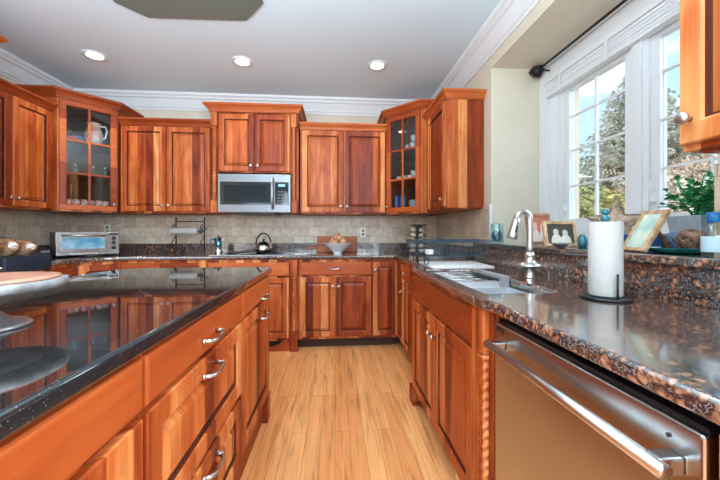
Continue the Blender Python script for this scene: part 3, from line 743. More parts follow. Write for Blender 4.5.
# faucet
fa = thing('faucet', 'tall brushed nickel gooseneck faucet behind the sink', 'faucet', (.972, 1.53, TOP))
m = MB(); m.lathe([(.026, 0), (.026, .006), (.021, .012), (.021, .045), (.03, .052), (.055, .058), (.06, .062), (.058, .068), (.03, .078), (.024, .085), (.021, .11), (.024, .115), (.021, .12), (.0155, .13)], n=28); m.build('base', 'chrome', fa)
pts = [(0, 0, .12)] + [(0, 0, .12 + .03 * k) for k in range(1, 6)]; R_ = .034
for k in range(0, 13):
    a = PI * k / 12 * .96; pts.append((-R_ + R_ * math.cos(a), .0, .295 + R_ * math.sin(a)))
m = MB(); m.tube(pts, .0145, 14); m.build('spout', 'chrome', fa)
m = MB(); e = Vector(pts[-1]); d = (Vector(pts[-1]) - Vector(pts[-2])).normalized()
m.tube([e - d * .002, e + d * .02, e + d * .06, e + d * .10, e + d * .105], [.0165, .0175, .021, .026, .022], 18); m.build('spray_head', 'chrome', fa)
m = MB(); b0 = e + d * .04 + Vector((-.0, -.02, 0)); m.tube([b0, b0 + d * .035], .006, 8); m.build('spray_button', 'black', fa)

# ------------------------------------------------------------ island
ISL = thing('kitchen_island', 'kitchen island with cherry drawers under a black granite top', 'island', (-.432, -.60, 0), PI / 2)
IH = .902
MB().bbox(0, 2.655, 0, .82, .13, IH, .0015).build('body', 'cherry', ISL)
MB().box(0, 2.635, .012, .80, 0, .1295).build('plinth', 'cherry_h', ISL)
q = MB(); q.bbox(2.585, 2.67, -.022, .06, .0, .145, .004); q.bbox(2.58, 2.675, -.026, .06, .145, .158, .003); q.build('foot', 'cherry', ISL)
def ic(y): return y + .60
drawer(ISL, ic(-.45), ic(.727), .775, .893); 
d_ = raised(ic(-.45), ic(.727), .15, .762, .075).build('door', 'cherry', ISL)
dd = drawer(ISL, ic(.737), ic(1.455), .775, .893, pl=(ic(1.09), .822))
for (a, b_, pz) in ((.452, .765, .712), (.15, .442, .395)):
    d_ = raised(ic(.737), ic(1.455), a, b_, .065).build('drawer', 'cherry_h' if False else 'cherry', ISL); pull(d_, ic(1.09), pz)
drawer(ISL, ic(1.475), ic(2.045), .775, .893, pl=(ic(1.86), .80)) if False else None
dd = flatfront(ic(1.475), ic(2.045), .775, .893).build('drawer', 'cherry_h', ISL); pull(dd, ic(1.87), .795)
d_ = raised(ic(1.475), ic(2.045), .165, .765, .06).build('door', 'cherry', ISL); pull(d_, ic(1.87), .685)
ol = [(-.405, -.65), (-.405, 2.09)] + [(-.42, 2.11), (-.45, 2.118), (-1.15, 2.118), (-1.24, 2.10), (-1.30, 2.04), (-1.325, 1.95), (-1.325, -.65)]
IT = slab('island_top', [ol], IH + .0005, .94, 'black_granite', .008, None)
IT.parent = ISL; IT.matrix_parent_inverse = PM(ISL).inverted()
IT.name = 'stone_top'
IZ = .94
# cake stand
cs = thing('cake_stand', 'pewter pedestal stand with round pink-brown wooden top on the island', 'cake stand', (-.81, .80, IZ))
MB().lathe([(.082, 0), (.085, .004), (.078, .010), (.05, .018), (.03, .035), (.016, .045), (.014, .07), (.05, .083), (.10, .088)], n=36).build('pedestal', pm('pewter', (.42, .42, .43), .35, .8), cs)
MB().lathe([(.138, .088), (.148, .092), (.151, .100), (.149, .108), (.143, .110)], n=48).build('plate', noisy('pale_marble', (.16, .155, .15), (.34, .33, .32), 30, .3), cs)
MB().lathe([(.133, .1101), (.137, .1125), (.135, .116), (.1, .1165)], n=48).build('wood_top', 'peachwood', cs)

# ------------------------------------------------------------ microwave
MW = thing('microwave', 'stainless over-the-range microwave with black glass door', 'microwave', (-1.212, 3.415, 1.375)); MW.scale = (1, 1, .95)
MB().box(.004, .742, .03, .45, .004, .42).build('body', 'black', MW)
f_ = MB(); f_.bbox(.0, .746, .0, .0295, .0, .422, .004); f_.build('front_frame', 'steel_mw', MW)
MB().bbox(.028, .540, -.006, -.0005, .085, .335, .004).build('door_glass', 'blackglass', MW)
MB().bbox(.072, .49, -.0075, -.0062, .115, .30, .0005).build('door_window', pm('mesh_window', (.012, .016, .02), .12, spec=.2), MW)
MB().bbox(.585, .725, -.006, -.0005, .085, .335, .004).build('control_panel', 'blackglass', MW)
hm = MB(); hm.tube([(.563, -.012, .045), (.563, -.04, .075), (.563, -.045, .2), (.563, -.04, .345), (.563, -.012, .375)], .011, 12); hm.build('handle', 'chrome', MW)
MB().box(.62, .69, -.0075, -.0063, .285, .312).build('display', emis('clock_display', (.25, .45, .5), .35), MW)
q = MB()
for r_ in range(4):
    for c_ in range(3): q.box(.615 + c_ * .03, .633 + c_ * .03, -.0072, -.0062, .12 + r_ * .034, .133 + r_ * .034)
q.build('buttons', pm('button_grey', (.20, .2, .2), .5), MW)
MB().bbox(.16, .58, .03, .36, -.016, .0035, .003).build('vent_grille', 'black', MW)

# ------------------------------------------------------------ cooktop and things on the back counter
CK = thing('cooktop', 'flat black glass cooktop with pale steel edge under the microwave', 'cooktop', (-.84, 3.50, TOP))
MB().bbox(-.39, .39, -.265, .24, .0005, .007, .002).build('frame', 'chrome', CK)
MB().bbox(-.375, .375, -.235, .23, .0071, .011, .001).build('glass', 'blackglass', CK)
for (x, y, r_) in ((-.22, -.08, .08), (.2, -.1, .09), (-.2, .12, .09), (.06, .12, .075)): MB().lathe([(r_, 0), (r_, .0008), (r_ - .008, .0009), (r_ - .008, 0)], (x, y, .0112), 28).build('burner_ring', pm('ring_grey', (.12, .12, .12), .4), CK)
K = thing('kettle', 'shiny round steel kettle with black arched handle on the cooktop', 'kettle', (-.785, 3.60, TOP + .0125))
MB().lathe([(.07, 0), (.085, .008), (.094, .03), (.09, .06), (.072, .09), (.05, .105), (.045, .11)], n=32).build('body', pm('kettle_steel', (.78, .74, .68), .12, 1), K)
MB().lathe([(.046, .110), (.03, .118), (.008, .122), (.01, .13), (.016, .142), (.008, .152)], n=20).build('lid', 'black', K)
MB().tube([(.06, -.01, .075), (.09, -.015, .10), (.105, -.018, .118)], [.018, .012, .010], 10).build('spout', 'chrome', K)
MB().tube([(-.082 * math.cos(PI * k / 14 - 0), 0, .085 + .125 * math.sin(PI * k / 14)) for k in range(15)], .009, 10).build('handle', 'black', K)
MK = thing('moka_pot', 'faceted moka coffee pot standing left of the kettle', 'coffee pot', (-1.268, 3.60, TOP + .001))
m = MB(); m.lathe([(.043, 0), (.045, .004), (.036, .075)], n=8); m.build('boiler', pm('aluminium', (.75, .76, .78), .25, 1), MK)
m = MB(); m.lathe([(.034, .078), (.034, .088), (.045, .165)], n=8); m.build('pitcher', pm('blue_steel', (.08, .22, .30), .2, .9), MK)
MB().prism([(0, 0), (.03, .03), (0, .03)], -.012, .012, T=RT((.036, 0, .133)) @ Matrix.Rotation(PI / 2, 4, 'X')).build('spout', 'chrome', MK)
MB().lathe([(.045, .166), (.025, .178), (.006, .182), (.009, .19), (.01, .20), (.004, .203)], n=8).build('lid', 'black', MK)
MB().tube([(-.04, 0, .155), (-.075, 0, .158), (-.085, 0, .14), (-.075, 0, .10), (-.065, 0, .085)], .008, 8).build('handle', pm('blue_plastic', (.03, .16, .26), .3), MK)
# scroll iron paper towel holder on the back counter
PH = thing('towel_holder', 'black scrolled iron towel holder against the back splash', 'towel holder', (-1.585, 3.64, TOP))
for x in (-.145, .155):
    m = MB(); m.tube([(x, 0, .004), (x, 0, .385)], .007, 8); m.ball((x, 0, .385), .010)
    m.tube([(x - .05, -.05, .004), (x - .03, -.03, .12), (x, 0, .2)], .005, 6); m.tube([(x, .0, .25), (x - .035, -.02, .27), (x - .04, -.03, .235), (x - .015, -.04, .225), (x + .0, -.05, .245)], .006, 6)
    m.tube([(x, 0, .29), (x - .03, 0, .32), (x - .045, 0, .29), (x - .025, 0, .275)], .005, 6); m.tube([(x, 0, .29), (x + .02, 0, .26), (x + .035, 0, .29)], .005, 6); m.build('scroll_post', 'iron', PH)
MB().tube([(-.145, 0, .35), (.155, 0, .35)], .0055, 8).build('top_bar', 'iron', PH)
MB().tube([(-.20, -.045, .245), (.16, -.045, .245)], .005, 8).build('roll_bar', 'iron', PH)
m = MB(); m.tube([(-.185, -.045, .245), (-.18, -.045, .245), (.10, -.045, .245), (.105, -.045, .245)], [.03, .036, .036, .03], 20); tag(m.build('paper_roll', 'paper', None, T=RT((-1.585, 3.64, TOP))), 'thin white paper roll on the black iron holder', 'paper roll')
# bowl of bread and boards
BW = thing('bowl', 'white footed bowl on the back counter', 'bowl', (.03, 3.48, TOP + .0005))
MB().lathe([(.05, 0), (.05, .008), (.045, .018), (.085, .045), (.13, .085), (.155, .112), (.16, .115), (.154, .116), (.12, .085), (.07, .05), (.01, .035)], n=36).build('vessel', 'ceramic', BW)
for k, (x, y, z, a, l) in enumerate(((-.048, .0, .125, .3, .055), (.050, .01, .125, -.5, .05), (.0, .02, .175, .2, .055))):
    o = MB().ball((0, 0, 0), .042, .036, l, 14, 10, f=lambda c: 1 + .12 * noise.noise(c * 2.5)).build('bread_roll', 'bread'); o.location = (.03 + x, 3.48 + y, TOP + z); o.rotation_euler = (.4, a, 0)
    tag(o, ['golden roll in the white bowl, the left one', 'golden roll in the white bowl, the right one', 'golden roll topping the pile in the white bowl'][k], 'bread', 'rolls in the white bowl')
def leanT(x, y, z, a=-.12, rz=0): return RT((x, y, z), rz, a)
o = MB().bbox(-.235, .235, -.01, .01, 0, .185, .005).build('cutting_board', 'board'); o.matrix_basis = RT((.03, 3.772, TOP + .002), 0, -.16); tag(o, 'rectangular wooden cutting board leaning on the splash behind the bowl', 'cutting board')
m = MB(); m.bbox(-.13, .11, -.008, .008, 0, .10, .004); m.bbox(-.24, -.12, -.007, .007, .035, .068, .006); o = m.build('paddle_board', 'board'); o.matrix_basis = RT((-.085, 3.728, TOP + .002), 0, -.14); tag(o, 'small wooden paddle board with handle to the left, before the larger board', 'cutting board')
# cloth at cooktop corner
m = MB(); n_ = 14; vs = []; fs = []
for i in range(n_):
    for j in range(8): vs.append((i * .011, j * .012, .008 + .014 * max(0, noise.noise((i * .45, j * .5, 1)) + .25)))
for i in range(n_ - 1):
    for j in range(7): fs.append((i * 8 + j, (i + 1) * 8 + j, (i + 1) * 8 + j + 1, i * 8 + j + 1))
m.add(vs, fs, True); o = m.build('dish_cloth', noisy('cloth_cream_green', (.20, .38, .20), (.80, .74, .58), 30, .9)); o.location = (-.425, 3.24, TOP); sd = o.modifiers.new('s', 'SOLIDIFY'); sd.thickness = .004
tag(o, 'crumpled cream and green cloth on the counter edge right of the cooktop', 'cloth')
# spice rack
SP = thing('spice_rack', 'black revolving spice tower in the back right corner', 'spice rack', (.90, 3.42, TOP + .001))
MB().lathe([(.085, 0), (.085, .015), (.03, .018)], n=24).build('base', 'black', SP)
MB().bbox(-.035, .035, -.035, .035, .016, .30, .002).build('column', 'black', SP)
MB().bbox(-.075, .075, -.075, .075, .30, .315, .004).build('top_plate', 'black', SP)
jar = MB(); jar.lathe([(.018, 0), (.021, .004), (.021, .05), (.014, .055)], n=12, T=Matrix.Rotation(PI / 2, 4, 'X')); lid = MB(); lid.lathe([(.017, 0), (.018, .003), (.018, .016), (.015, .018)], n=12, T=Matrix.Translation((0, -.052, 0)) @ Matrix.Rotation(PI / 2, 4, 'X'))
first = None; spm = noisy('spice_glass', (.25, .07, .02), (.75, .6, .4), 14, .2)
dirs = ['front', 'right', 'back', 'left']
for r_ in range(5):
    for s_ in range(4):
        rz = s_ * PI / 2 + .35; loc = Vector((.90, 3.42, TOP + .035 + r_ * .056)) + Matrix.Rotation(rz, 3, 'Z') @ Vector((0, -.036, .0))
        lab = 'little spice jar in the black tower, %s tier, %s side' % (['bottom', 'second', 'middle', 'fourth', 'top'][r_], dirs[s_])
        if s_ == 2: continue
        if first is None:
            first = thing('spice_jar', lab, 'jar', loc, rz, 'spice jars in the black tower'); jar.build('jar_body', spm, first); lid.build('lid', 'chrome', first)
        else: dup(first, loc, lab, rz)
# dish rack
M['rackwire'] = pm('dark_blue_wire', (.03, .055, .075), .4)
DR = thing('dish_rack', 'black wire dish rack standing over the pale mat', 'dish rack', (.832, 2.30, TOP + .007), .10)
m = MB(); X0, X1, Y0, Y1 = -.28, .26, -.135, .135; zb, zt = .055, .155
for z in (zt, zb):
    k_ = 1 if z == zt else .93; m.tube([(X0 * k_, Y0 * k_, z), (X1 * k_, Y0 * k_, z), (X1 * k_, Y1 * k_, z), (X0 * k_, Y1 * k_, z)], .0045 if z == zt else .0035, 6, True)
m.tube([(X0, Y0, zt + .012), (X1, Y0, zt + .012), (X1, Y1, zt + .012), (X0, Y1, zt + .012)], .003, 6, True)
m.build('frame', 'rackwire', DR)
m = MB()
for k in range(19):
    x = X0 + (X1 - X0) * k / 18; m.tube([(x, Y0, zt + .012), (x * .93, Y0 * .93, zb), (x * .93, Y1 * .93, zb), (x, Y1, zt + .012)], .0017, 5)
for k in range(1, 6):
    y = Y0 + (Y1 - Y0) * k / 6; m.tube([(X0, y, zt + .012), (X0 * .93, y * .93, zb)], .0022, 5); m.tube([(X1, y, zt + .012), (X1 * .93, y * .93, zb)], .0022, 5)
for k in range(12):
    x = -.12 + k * .028; m.tube([(x, -.06, zb), (x, -.03, zb + .07), (x, 0, zb)], .002, 5)
o = m.build('wires', 'rackwire', DR)
for x in (-.215, .215):
    for y in (-.11, .11): MB().tube([(x - .02, y, zb), (x - .01, y, .003), (x + .012, y, .003), (x + .02, y, zb)], .004, 6).build('foot', 'iron', DR)
o = MB().bbox(-.02, .03, -.03, .03, 0, .035, .008).build('cup', 'ceramic'); o.location = (.655, 2.21, TOP + .075); tag(o, 'small white cup block lying in the dish rack', 'cup')

# toaster oven
TO = thing('toaster_oven', 'silver toaster oven with blue light painted on its window in the left corner', 'toaster oven', (-2.50, 3.075, TOP + .001), math.radians(48))
MB().bbox(0, .47, .0, .27, .018, .232, .006).build('body', pm('oven_grey', (.10, .10, .11), .35, .5), TO)
MB().bbox(-.002, .472, -.012, -.0005, .016, .234, .004).build('front', 'steel', TO)
d_ = MB().bbox(.015, .375, -.022, -.0125, .045, .215, .004).build('door', 'steel', TO)
MB().bbox(.04, .352, -.0235, -.0222, .075, .180, .0005).build('door_glass', noisy('oven_glass', (.08, .30, .42), (.42, .58, .66), 9, .12), d_)  # blue light on the oven window is mottled into the glass colour
hh = MB(); hh.tube([(.03, -.045, .200), (.36, -.045, .200)], .008, 10); hh.tube([(.04, -.022, .2), (.04, -.045, .2)], .005, 8); hh.tube([(.35, -.022, .2), (.35, -.045, .2)], .005, 8); hh.build('handle', 'chrome', d_)
MB().bbox(.10, .30, -.026, -.0125, .022, .04, .002).build('crumb_tray', 'chrome', TO)
for z in (.175, .13, .08): MB().lathe([(.019, 0), (.017, .018), (.012, .02)], n=16, T=RT((.422, -.0125, z), rx=PI / 2)).build('dial', 'black', TO)
MB().box(.388, .46, -.0132, -.0122, .205, .222).build('display', 'black', TO)
for x in (.03, .44):
    for y in (.03, .24): MB().lathe([(.013, 0), (.015, .018)], (x, y, 0), 12).build('foot', 'black', TO)

# bread on a black lipped board at the left
BB = thing('bread_board', 'blue-black lipped board hanging over the left counter edge under the bread', 'board', (-2.22, 2.285, TOP + .001), PI / 2)
MB().bbox(.056, .345, -.03, .40, 0.0, .05, .008).build('platform', 'blue_black', BB)
MB().bbox(0, .347, -.055, -.032, -.05, .066, .006).build('front_lip', 'blue_black', BB)
for x in (.22, .32): MB().bbox(x - .015, x + .015, -.052, -.036, -.066, -.0505, .002).build('foot', 'black', BB)
def bag(loc, rz, sx, sy, sz, clip, label, gl):
    t = thing('bread_bag', label, 'bread', loc, rz, gl)
    MB().ball((0, 0, sz), sx, sy, sz, 22, 14, f=lambda c: 1 + .10 * noise.noise(c * 2.1)).build('loaf', 'bread', t)
    m = MB(); m.ball((0, 0, sz * 1.03), sx * 1.08, sy * 1.1, sz * 1.05, 26, 14, f=lambda c: 1 + .22 * noise.noise(c * 6))
    pr = []; 
    for k in range(9): pr.append((sx * (-.95 - .09 * k), 0, sz * (1.1 + .22 * k)))
    m.tube(pr, [.03, .024, .016, .01, .014, .022, .03, .036, .042], 12); m.build('plastic_wrap', 'plastic', t)
    if clip:
        T = Matrix.Translation((sx * -1.22, 0, sz * 1.76)); q = MB(); q.bbox(-.05, .05, -.012, .012, -.006, .006, .003, T=T); q.build('clip', pm('clip_' + clip, (.02, .42, .16) if clip == 'green' else (.6, .03, .05), .4), t)
bag((-2.36, 2.585, TOP + .056), .03, .12, .042, .058, None, 'sliced loaf in clear plastic at the right end of the board', None)
bag((-2.38, 2.482, TOP + .056), .03, .11, .042, .066, 'green', 'bagged loaf closed with a green clip', None)
bag((-2.40, 2.388, TOP + .056), .0, .10, .038, .062, 'red', 'bagged loaf closed with a red clip at the left frame edge', None)

# outlets
def outlet(loc, rz, label):
    t = thing('wall_outlet', label, 'outlet', loc, rz)
    MB().bbox(-.036, .036, -.006, 0, -.058, .058, .003).build('plate', 'socket', t)
    for z in (-.022, .022):
        m = MB(); m.lathe([(.015, 0), (.015, .001)], n=16, T=RT((0, -.0062, z), rx=PI / 2)); m.build('receptacle', pm('slot_brown', (.18, .13, .1), .5), t)
outlet((.335, YB - .0125, 1.165), 0, 'beige wall outlet above the back counter right of the bowl')
outlet((-2.57, YB - .0125, 1.20), 0, 'beige wall outlet above the right end of the toaster oven')

# ------------------------------------------------------------ paper towels on the right counter
PT_ = thing('paper_towel_stand', 'upright paper towel stand with black base and teal knob', 'paper towel holder', (.925, 1.03, TOP + .001))
MB().lathe([(.072, 0), (.075, .003), (.072, .008), (.02, .010)], n=36).build('base', 'iron', PT_)
MB().tube([(0, 0, .008), (0, 0, .27)], .006, 10).build('rod', 'iron', PT_)
m = MB(); m.ball((0, 0, .274), .014); m.ball((0, 0, .296), .012); m.build('knob', 'teal', PT_)
MB().tube([(-.012, -.062, .006), (-.012, -.062, .05), (-.012, -.062, .09)], .0035, 8).build('arm', 'iron', PT_)
m = MB(); m.lathe([(.019, .0), (.047, .0), (.049, .003), (.049, .248), (.047, .25), (.019, .25)], n=40); m.add([(.049 * math.cos(-1.2), .049 * math.sin(-1.2), 0), (.051 * math.cos(-1.23), .051 * math.sin(-1.23), 0), (.051 * math.cos(-1.23), .051 * math.sin(-1.23), .25), (.049 * math.cos(-1.2), .049 * math.sin(-1.2), .25)], [(0, 1, 2, 3)])
o = m.build('paper_towel_roll', 'paper'); o.location = (.925, 1.03, TOP + .0125); tag(o, 'white paper towel roll standing upright on the right counter', 'paper towel roll')

# ------------------------------------------------------------ ledge objects
LZ = 1.0855
JR = thing('glass_jar', 'aqua glass jar with dark filling at the far end of the ledge', 'jar', (1.225, 2.34, LZ)); JR.scale = (1.2, 1.2, 1.5)
MB().lathe([(.038, .0), (.04, .004), (.041, .075), (.036, .09), (.037, .098), (.034, .098), (.034, .09), (.037, .075), (.037, .006), (.0, .005)], n=28, cap=False).build('glass', 'blueglass', JR)
MB().ball((0, 0, .037), .033, .033, .03, 16, 10, f=lambda c: 1 + .1 * noise.noise(c * 6)).build('filling', pm('jar_blue', (.01, .07, .11), .3), JR)
def frame(loc, rz, w, h, bw, fm, pmx, label, lean=-.22):
    t = thing('photo_frame', label, 'photo frame', loc, rz); T = Matrix.Rotation(lean, 4, 'X'); m = MB()
    m.bbox(-w / 2, -w / 2 + bw, -.008, .008, 0, h, .003, T=T); m.bbox(w / 2 - bw, w / 2, -.008, .008, 0, h, .003, T=T); m.bbox(-w / 2 + bw, w / 2 - bw, -.008, .008, 0, bw, .003, T=T); m.bbox(-w / 2 + bw, w / 2 - bw, -.008, .008, h - bw, h, .003, T=T); m.build('frame', fm, t)
    MB().box(-w / 2 + bw - .001, w / 2 - bw + .001, -.002, .004, bw - .001, h - bw + .001, T=T).build('picture', pmx, t)
    y0 = .014 + h * .6 * math.tan(-lean); vs = [(x, y, z) for x in (-.02, .02) for (y, z) in ((y0, h * .6), (y0 + .06 + h * .1, 0), (y0 + .066 + h * .1, 0), (y0 + .006, h * .6))]
    MB().add(vs, [(0, 1, 2, 3), (4, 7, 6, 5), (0, 4, 5, 1), (1, 5, 6, 2), (2, 6, 7, 3), (3, 7, 4, 0)]).build('easel_back', 'black', t)
    return t
fm1 = noisy('red_brown_frame', (.22, .09, .05), (.45, .24, .14), 40, .4); fm2 = noisy('gold_frame', (.42, .25, .12), (.68, .47, .27), 40, .35, metal=.3)
def photo(name, kind):
    """two soft head-and-shoulder figures on a plain backdrop"""
    m = pm(name, rough=.3); nt = m.node_tree; b = bsdf(m); L = nt.links.new
    tc = nd(nt, 'ShaderNodeTexCoord'); sp = nd(nt, 'ShaderNodeSeparateXYZ'); L(tc.outputs['Generated'], sp.inputs[0])
    bgc, fg, sk_ = kind; out = bgc
    n = nd(nt, 'ShaderNodeTexNoise'); n.inputs['Scale'].default_value = 5; L(tc.outputs['Generated'], n.inputs['Vector'])
    cur = mixc(nt, n.outputs[0], tuple(x * .7 for x in bgc), tuple(min(1, x * 1.3) for x in bgc))
    def ell(cx, cz, rx, rz, col):
        nonlocal cur
        dx = mth(nt, 'DIVIDE', mth(nt, 'SUBTRACT', sp.outputs[0], cx), rx); dz = mth(nt, 'DIVIDE', mth(nt, 'SUBTRACT', sp.outputs[2], cz), rz)
        d2 = mth(nt, 'ADD', mth(nt, 'MULTIPLY', dx, dx), mth(nt, 'MULTIPLY', dz, dz)); k = mth(nt, 'LESS_THAN', d2, 1.0)
        cur = mixc(nt, k, cur, col)
    for (cx, s_) in ((.34, 1), (.68, .92)):
        ell(cx, .08, .20, .42 * s_, fg); ell(cx, .60 * s_, .10, .16, sk_)
    L(cur, b.inputs['Base Color']); return m
ph1 = photo('portrait_warm', ((.42, .13, .08), (.62, .50, .42), (.66, .36, .25)))
ph2 = photo('portrait_mono', ((.06, .055, .045), (.62, .58, .50), (.55, .50, .42)))
ph3 = noisy('pastel_print', (.30, .52, .48), (.80, .76, .58), 14, .4)
frame((1.315, 1.96, LZ + .002), -.12, .155, .205, .018, fm1, ph1, 'reddish-brown framed portrait at the back of the ledge beside the faucet')
frame((1.215, 1.63, LZ + .002), -.12, .175, .14, .018, fm2, ph2, 'gold framed black-and-white photo of two people on the ledge')
o = MB().lathe([(.018, 0), (.02, .004), (.04, .016), (.05, .022), (.048, .023), (.03, .014), (.001, .008)], n=28).build('small_dish', pm('dish_metal', (.35, .36, .37), .25, .8)); o.location = (1.15, 1.55, LZ); tag(o, 'small pewter dish in front of the gold photo frame', 'dish')
o = MB().lathe([(.018, 0), (.024, .01), (.024, .05), (.014, .06), (.016, .066)], n=20).build('small_vase', 'teal'); o.location = (1.31, 1.60, LZ); tag(o, 'small dark teal vase just right of the gold photo frame', 'vase')
m = MB(); m.bbox(-.11, .11, -.05, .05, 0, .03, .003); m.bbox(-.10, .105, -.045, .045, .031, .058, .003); o = m.build('books', pm('pale_book', (.55, .60, .66), .5))
bpy.data.objects.remove(o)
for k, (lab, c_) in enumerate((('pale grey book flat on the ledge behind the towel roll, the lower one', (.52, .56, .62)), ('pale blue book lying on top of the grey book on the ledge', (.42, .58, .70)))):
    t = thing('book', lab, 'book', (1.47, 1.90, LZ + .0005 + k * .031), .15 - .1 * k, 'books lying on the ledge'); MB().bbox(-.10, .10, -.075, .075, 0, .004, .001).build('cover', pm('bk%d' % k, c_, .5), t); MB().bbox(-.10, .10, -.075, .075, .026, .030, .001).build('cover', pm('bk%d' % (k + 4), c_, .5), t)
    MB().box(-.097, .097, -.072, .072, .0041, .0259).build('pages', 'paper', t)
# big frame leaning, seen from its edge
t = thing('photo_frame', 'large wooden frame with pastel picture leaning right of the towel roll', 'photo frame', (1.16, 1.165, LZ + .004), -1.72)
T = RT((0, 0, 0), 0, -.52); m = MB(); w_, h_, bw = .115, .18, .016
for a in ((-w_ / 2, -w_ / 2 + bw, 0, h_), (w_ / 2 - bw, w_ / 2, 0, h_), (-w_ / 2 + bw, w_ / 2 - bw, 0, bw), (-w_ / 2 + bw, w_ / 2 - bw, h_ - bw, h_)): m.bbox(a[0], a[1], -.008, .010, a[2], a[3], .003, T=T)
m.build('frame', fm2, t); MB().box(-w_ / 2 + bw, w_ / 2 - bw, -.004, .006, bw, h_ - bw, T=T).build('picture', ph3, t)
MB().tube([(0, .075, .11), (0, .14, .003)], .006, 6).build('easel_back', 'board', t)
# wooden star decoration
st = thing('star_ornament', 'woven wooden star standing at the window behind the towel roll', 'ornament', (1.50, 1.60, LZ + .001), -.75)
m = MB(); R1, R2 = .15, .058; pts2 = []
for k in range(10):
    a = PI / 2 + k * PI / 5; r_ = R1 if k % 2 == 0 else R2; pts2.append((r_ * math.cos(a), .122 + r_ * math.sin(a)))
T = Matrix.Rotation(PI / 2, 4, 'X')
vs = [(x, -.006, z) for x, z in pts2] + [(x, .006, z) for x, z in pts2] + [(0, -.03, .122), (0, .03, .122)]
fs = []
for k in range(10): k2 = (k + 1) % 10; fs += [(k, k2, 20), (10 + k2, 10 + k, 21), (k, 10 + k, 10 + k2, k2)]
m.add(vs, fs); m.build('star_body', noisy('driftwood', (.30, .20, .13), (.66, .52, .38), 35, .8), st)
m = MB(); m.tube([(x, -.008, z) for x, z in pts2], .006, 6, True); m.build('star_edge', noisy('driftwood_edge', (.20, .12, .07), (.4, .27, .17), 35, .8), st)
# tray with woven balls, blue book, bottle, plant
tr = thing('tray', 'long teal glass tray on the ledge at right', 'tray', (1.300, 1.085, LZ + .0005), -.35)
MB().bbox(-.03, .03, -.06, .06, 0, .002, .0008).build('liner', 'teal', tr)
m = MB(); m.lathe([(.09, 0), (.11, .004), (.135, .018), (.138, .02), (.13, .019), (.10, .008), (.001, .006)], n=40, T=Matrix.Scale(.72, 4, (0, 1, 0))); m.build('dish', pm('teal_glaze', (.01, .16, .17), .12, coat=.5), tr)
def ball_obj(loc, r_, c1, c2, label):
    t = thing('woven_ball', label, 'ball', loc)
    MB().ball((0, 0, r_), r_ * .9, u=20, v=12).build('core', noisy('core' + label[:5], tuple(x * .3 for x in c1), c1, 30, .8), t)
    m = MB(); rg = random.Random(len(label))
    for k in range(26):
        ax = Vector((rg.uniform(-1, 1), rg.uniform(-1, 1), rg.uniform(-1, 1))).normalized(); u_ = ax.orthogonal().normalized(); v_ = ax.cross(u_)
        m.tube([Vector((0, 0, r_)) + (u_ * math.cos(q * PI / 10) + v_ * math.sin(q * PI / 10)) * r_ * .95 for q in range(20)], .0028, 5, True)
    m.build('vines', noisy('vine' + label[:5], c1, c2, 30, .6), t)
ball_obj((1.335, 1.165, LZ + .006), .036, (.04, .12, .30), (.30, .40, .62), 'blue and red woven ball in the ledge tray')
ball_obj((1.300, 1.075, LZ + .006), .042, (.07, .03, .015), (.36, .20, .13), 'brown woven twig ball in the ledge tray')
t = thing('book', 'dark blue hardback leaning open-edged behind the teal tray', 'book', (1.42, 1.36, LZ + .001), -.9)
MB().bbox(-.08, .08, -.012, .012, 0, .07, .002, T=Matrix.Rotation(.25, 4, 'X')).build('cover', pm('navy', (.005, .05, .16), .35), t)
BT = thing('bottle', 'clear bottle with bright blue cap at the right end of the ledge', 'bottle', (1.172, .905, LZ + .001))
MB().lathe([(.026, 0), (.028, .004), (.028, .075), (.022, .09), (.013, .098), (.013, .105)], n=24).build('body', 'clear', BT)
MB().lathe([(.0285, .015), (.0288, .016), (.0288, .062), (.0285, .063)], n=24, cap=False).build('label_band', pm('bottle_label', (.42, .60, .66), .4), BT)
MB().lathe([(.015, .106), (.017, .108), (.017, .135), (.015, .138)], n=20).build('cap', pm('blue_cap', (.01, .16, .42), .3), BT)
PL = thing('potted_plant', 'bushy green plant in a grey-blue square pot by the window', 'plant', (1.50, 1.19, LZ + .001), -.2); PL.scale = (1.1, 1.1, 1.15)
m = MB(); vs = [(a * .055, b_ * .055, 0) for a, b_ in ((-1, -1), (1, -1), (1, 1), (-1, 1))] + [(a * .075, b_ * .075, .125) for a, b_ in ((-1, -1), (1, -1), (1, 1), (-1, 1))]
m.add(vs, [(0, 3, 2, 1), (4, 5, 6, 7), (0, 1, 5, 4), (1, 2, 6, 5), (2, 3, 7, 6), (3, 0, 4, 7)]); m.build('pot', noisy('zinc', (.30, .38, .42), (.42, .50, .55), 20, .4, metal=.2), PL)
m = MB(); rg = random.Random(4); stm = MB()
for k in range(60):
    a = rg.uniform(0, 2 * PI); l = rg.uniform(.05, .18); tip = Vector((math.cos(a) * l * .75, math.sin(a) * l * .75, .13 + rg.uniform(.03, .15) - l * .1)); b0 = Vector((rg.uniform(-.03, .03), rg.uniform(-.03, .03), .118)); stm.tube([b0, (b0 + tip) / 2 + Vector((0, 0, .02)), tip], .0022, 5)
    for q in range(8):
        p = b0 + (tip - b0) * (.35 + .09 * q) + Vector((rg.uniform(-.01, .01), rg.uniform(-.01, .01), .01)); d = Vector((rg.uniform(-1, 1), rg.uniform(-1, 1), rg.uniform(-.3, .8))).normalized() * rg.uniform(.02, .036); s_ = d.cross(Vector((.2, .1, 1))).normalized() * .010; up = s_.cross(d).normalized() * .004
        m.add([p, p + d * .5 + s_, p + d, p + d * .5 - s_, p + d * .5 + up], [(0, 1, 4), (1, 2, 4), (2, 3, 4), (3, 0, 4)])
m.build('leaves', 'leaf', PL); stm.build('stems', 'leaf', PL)

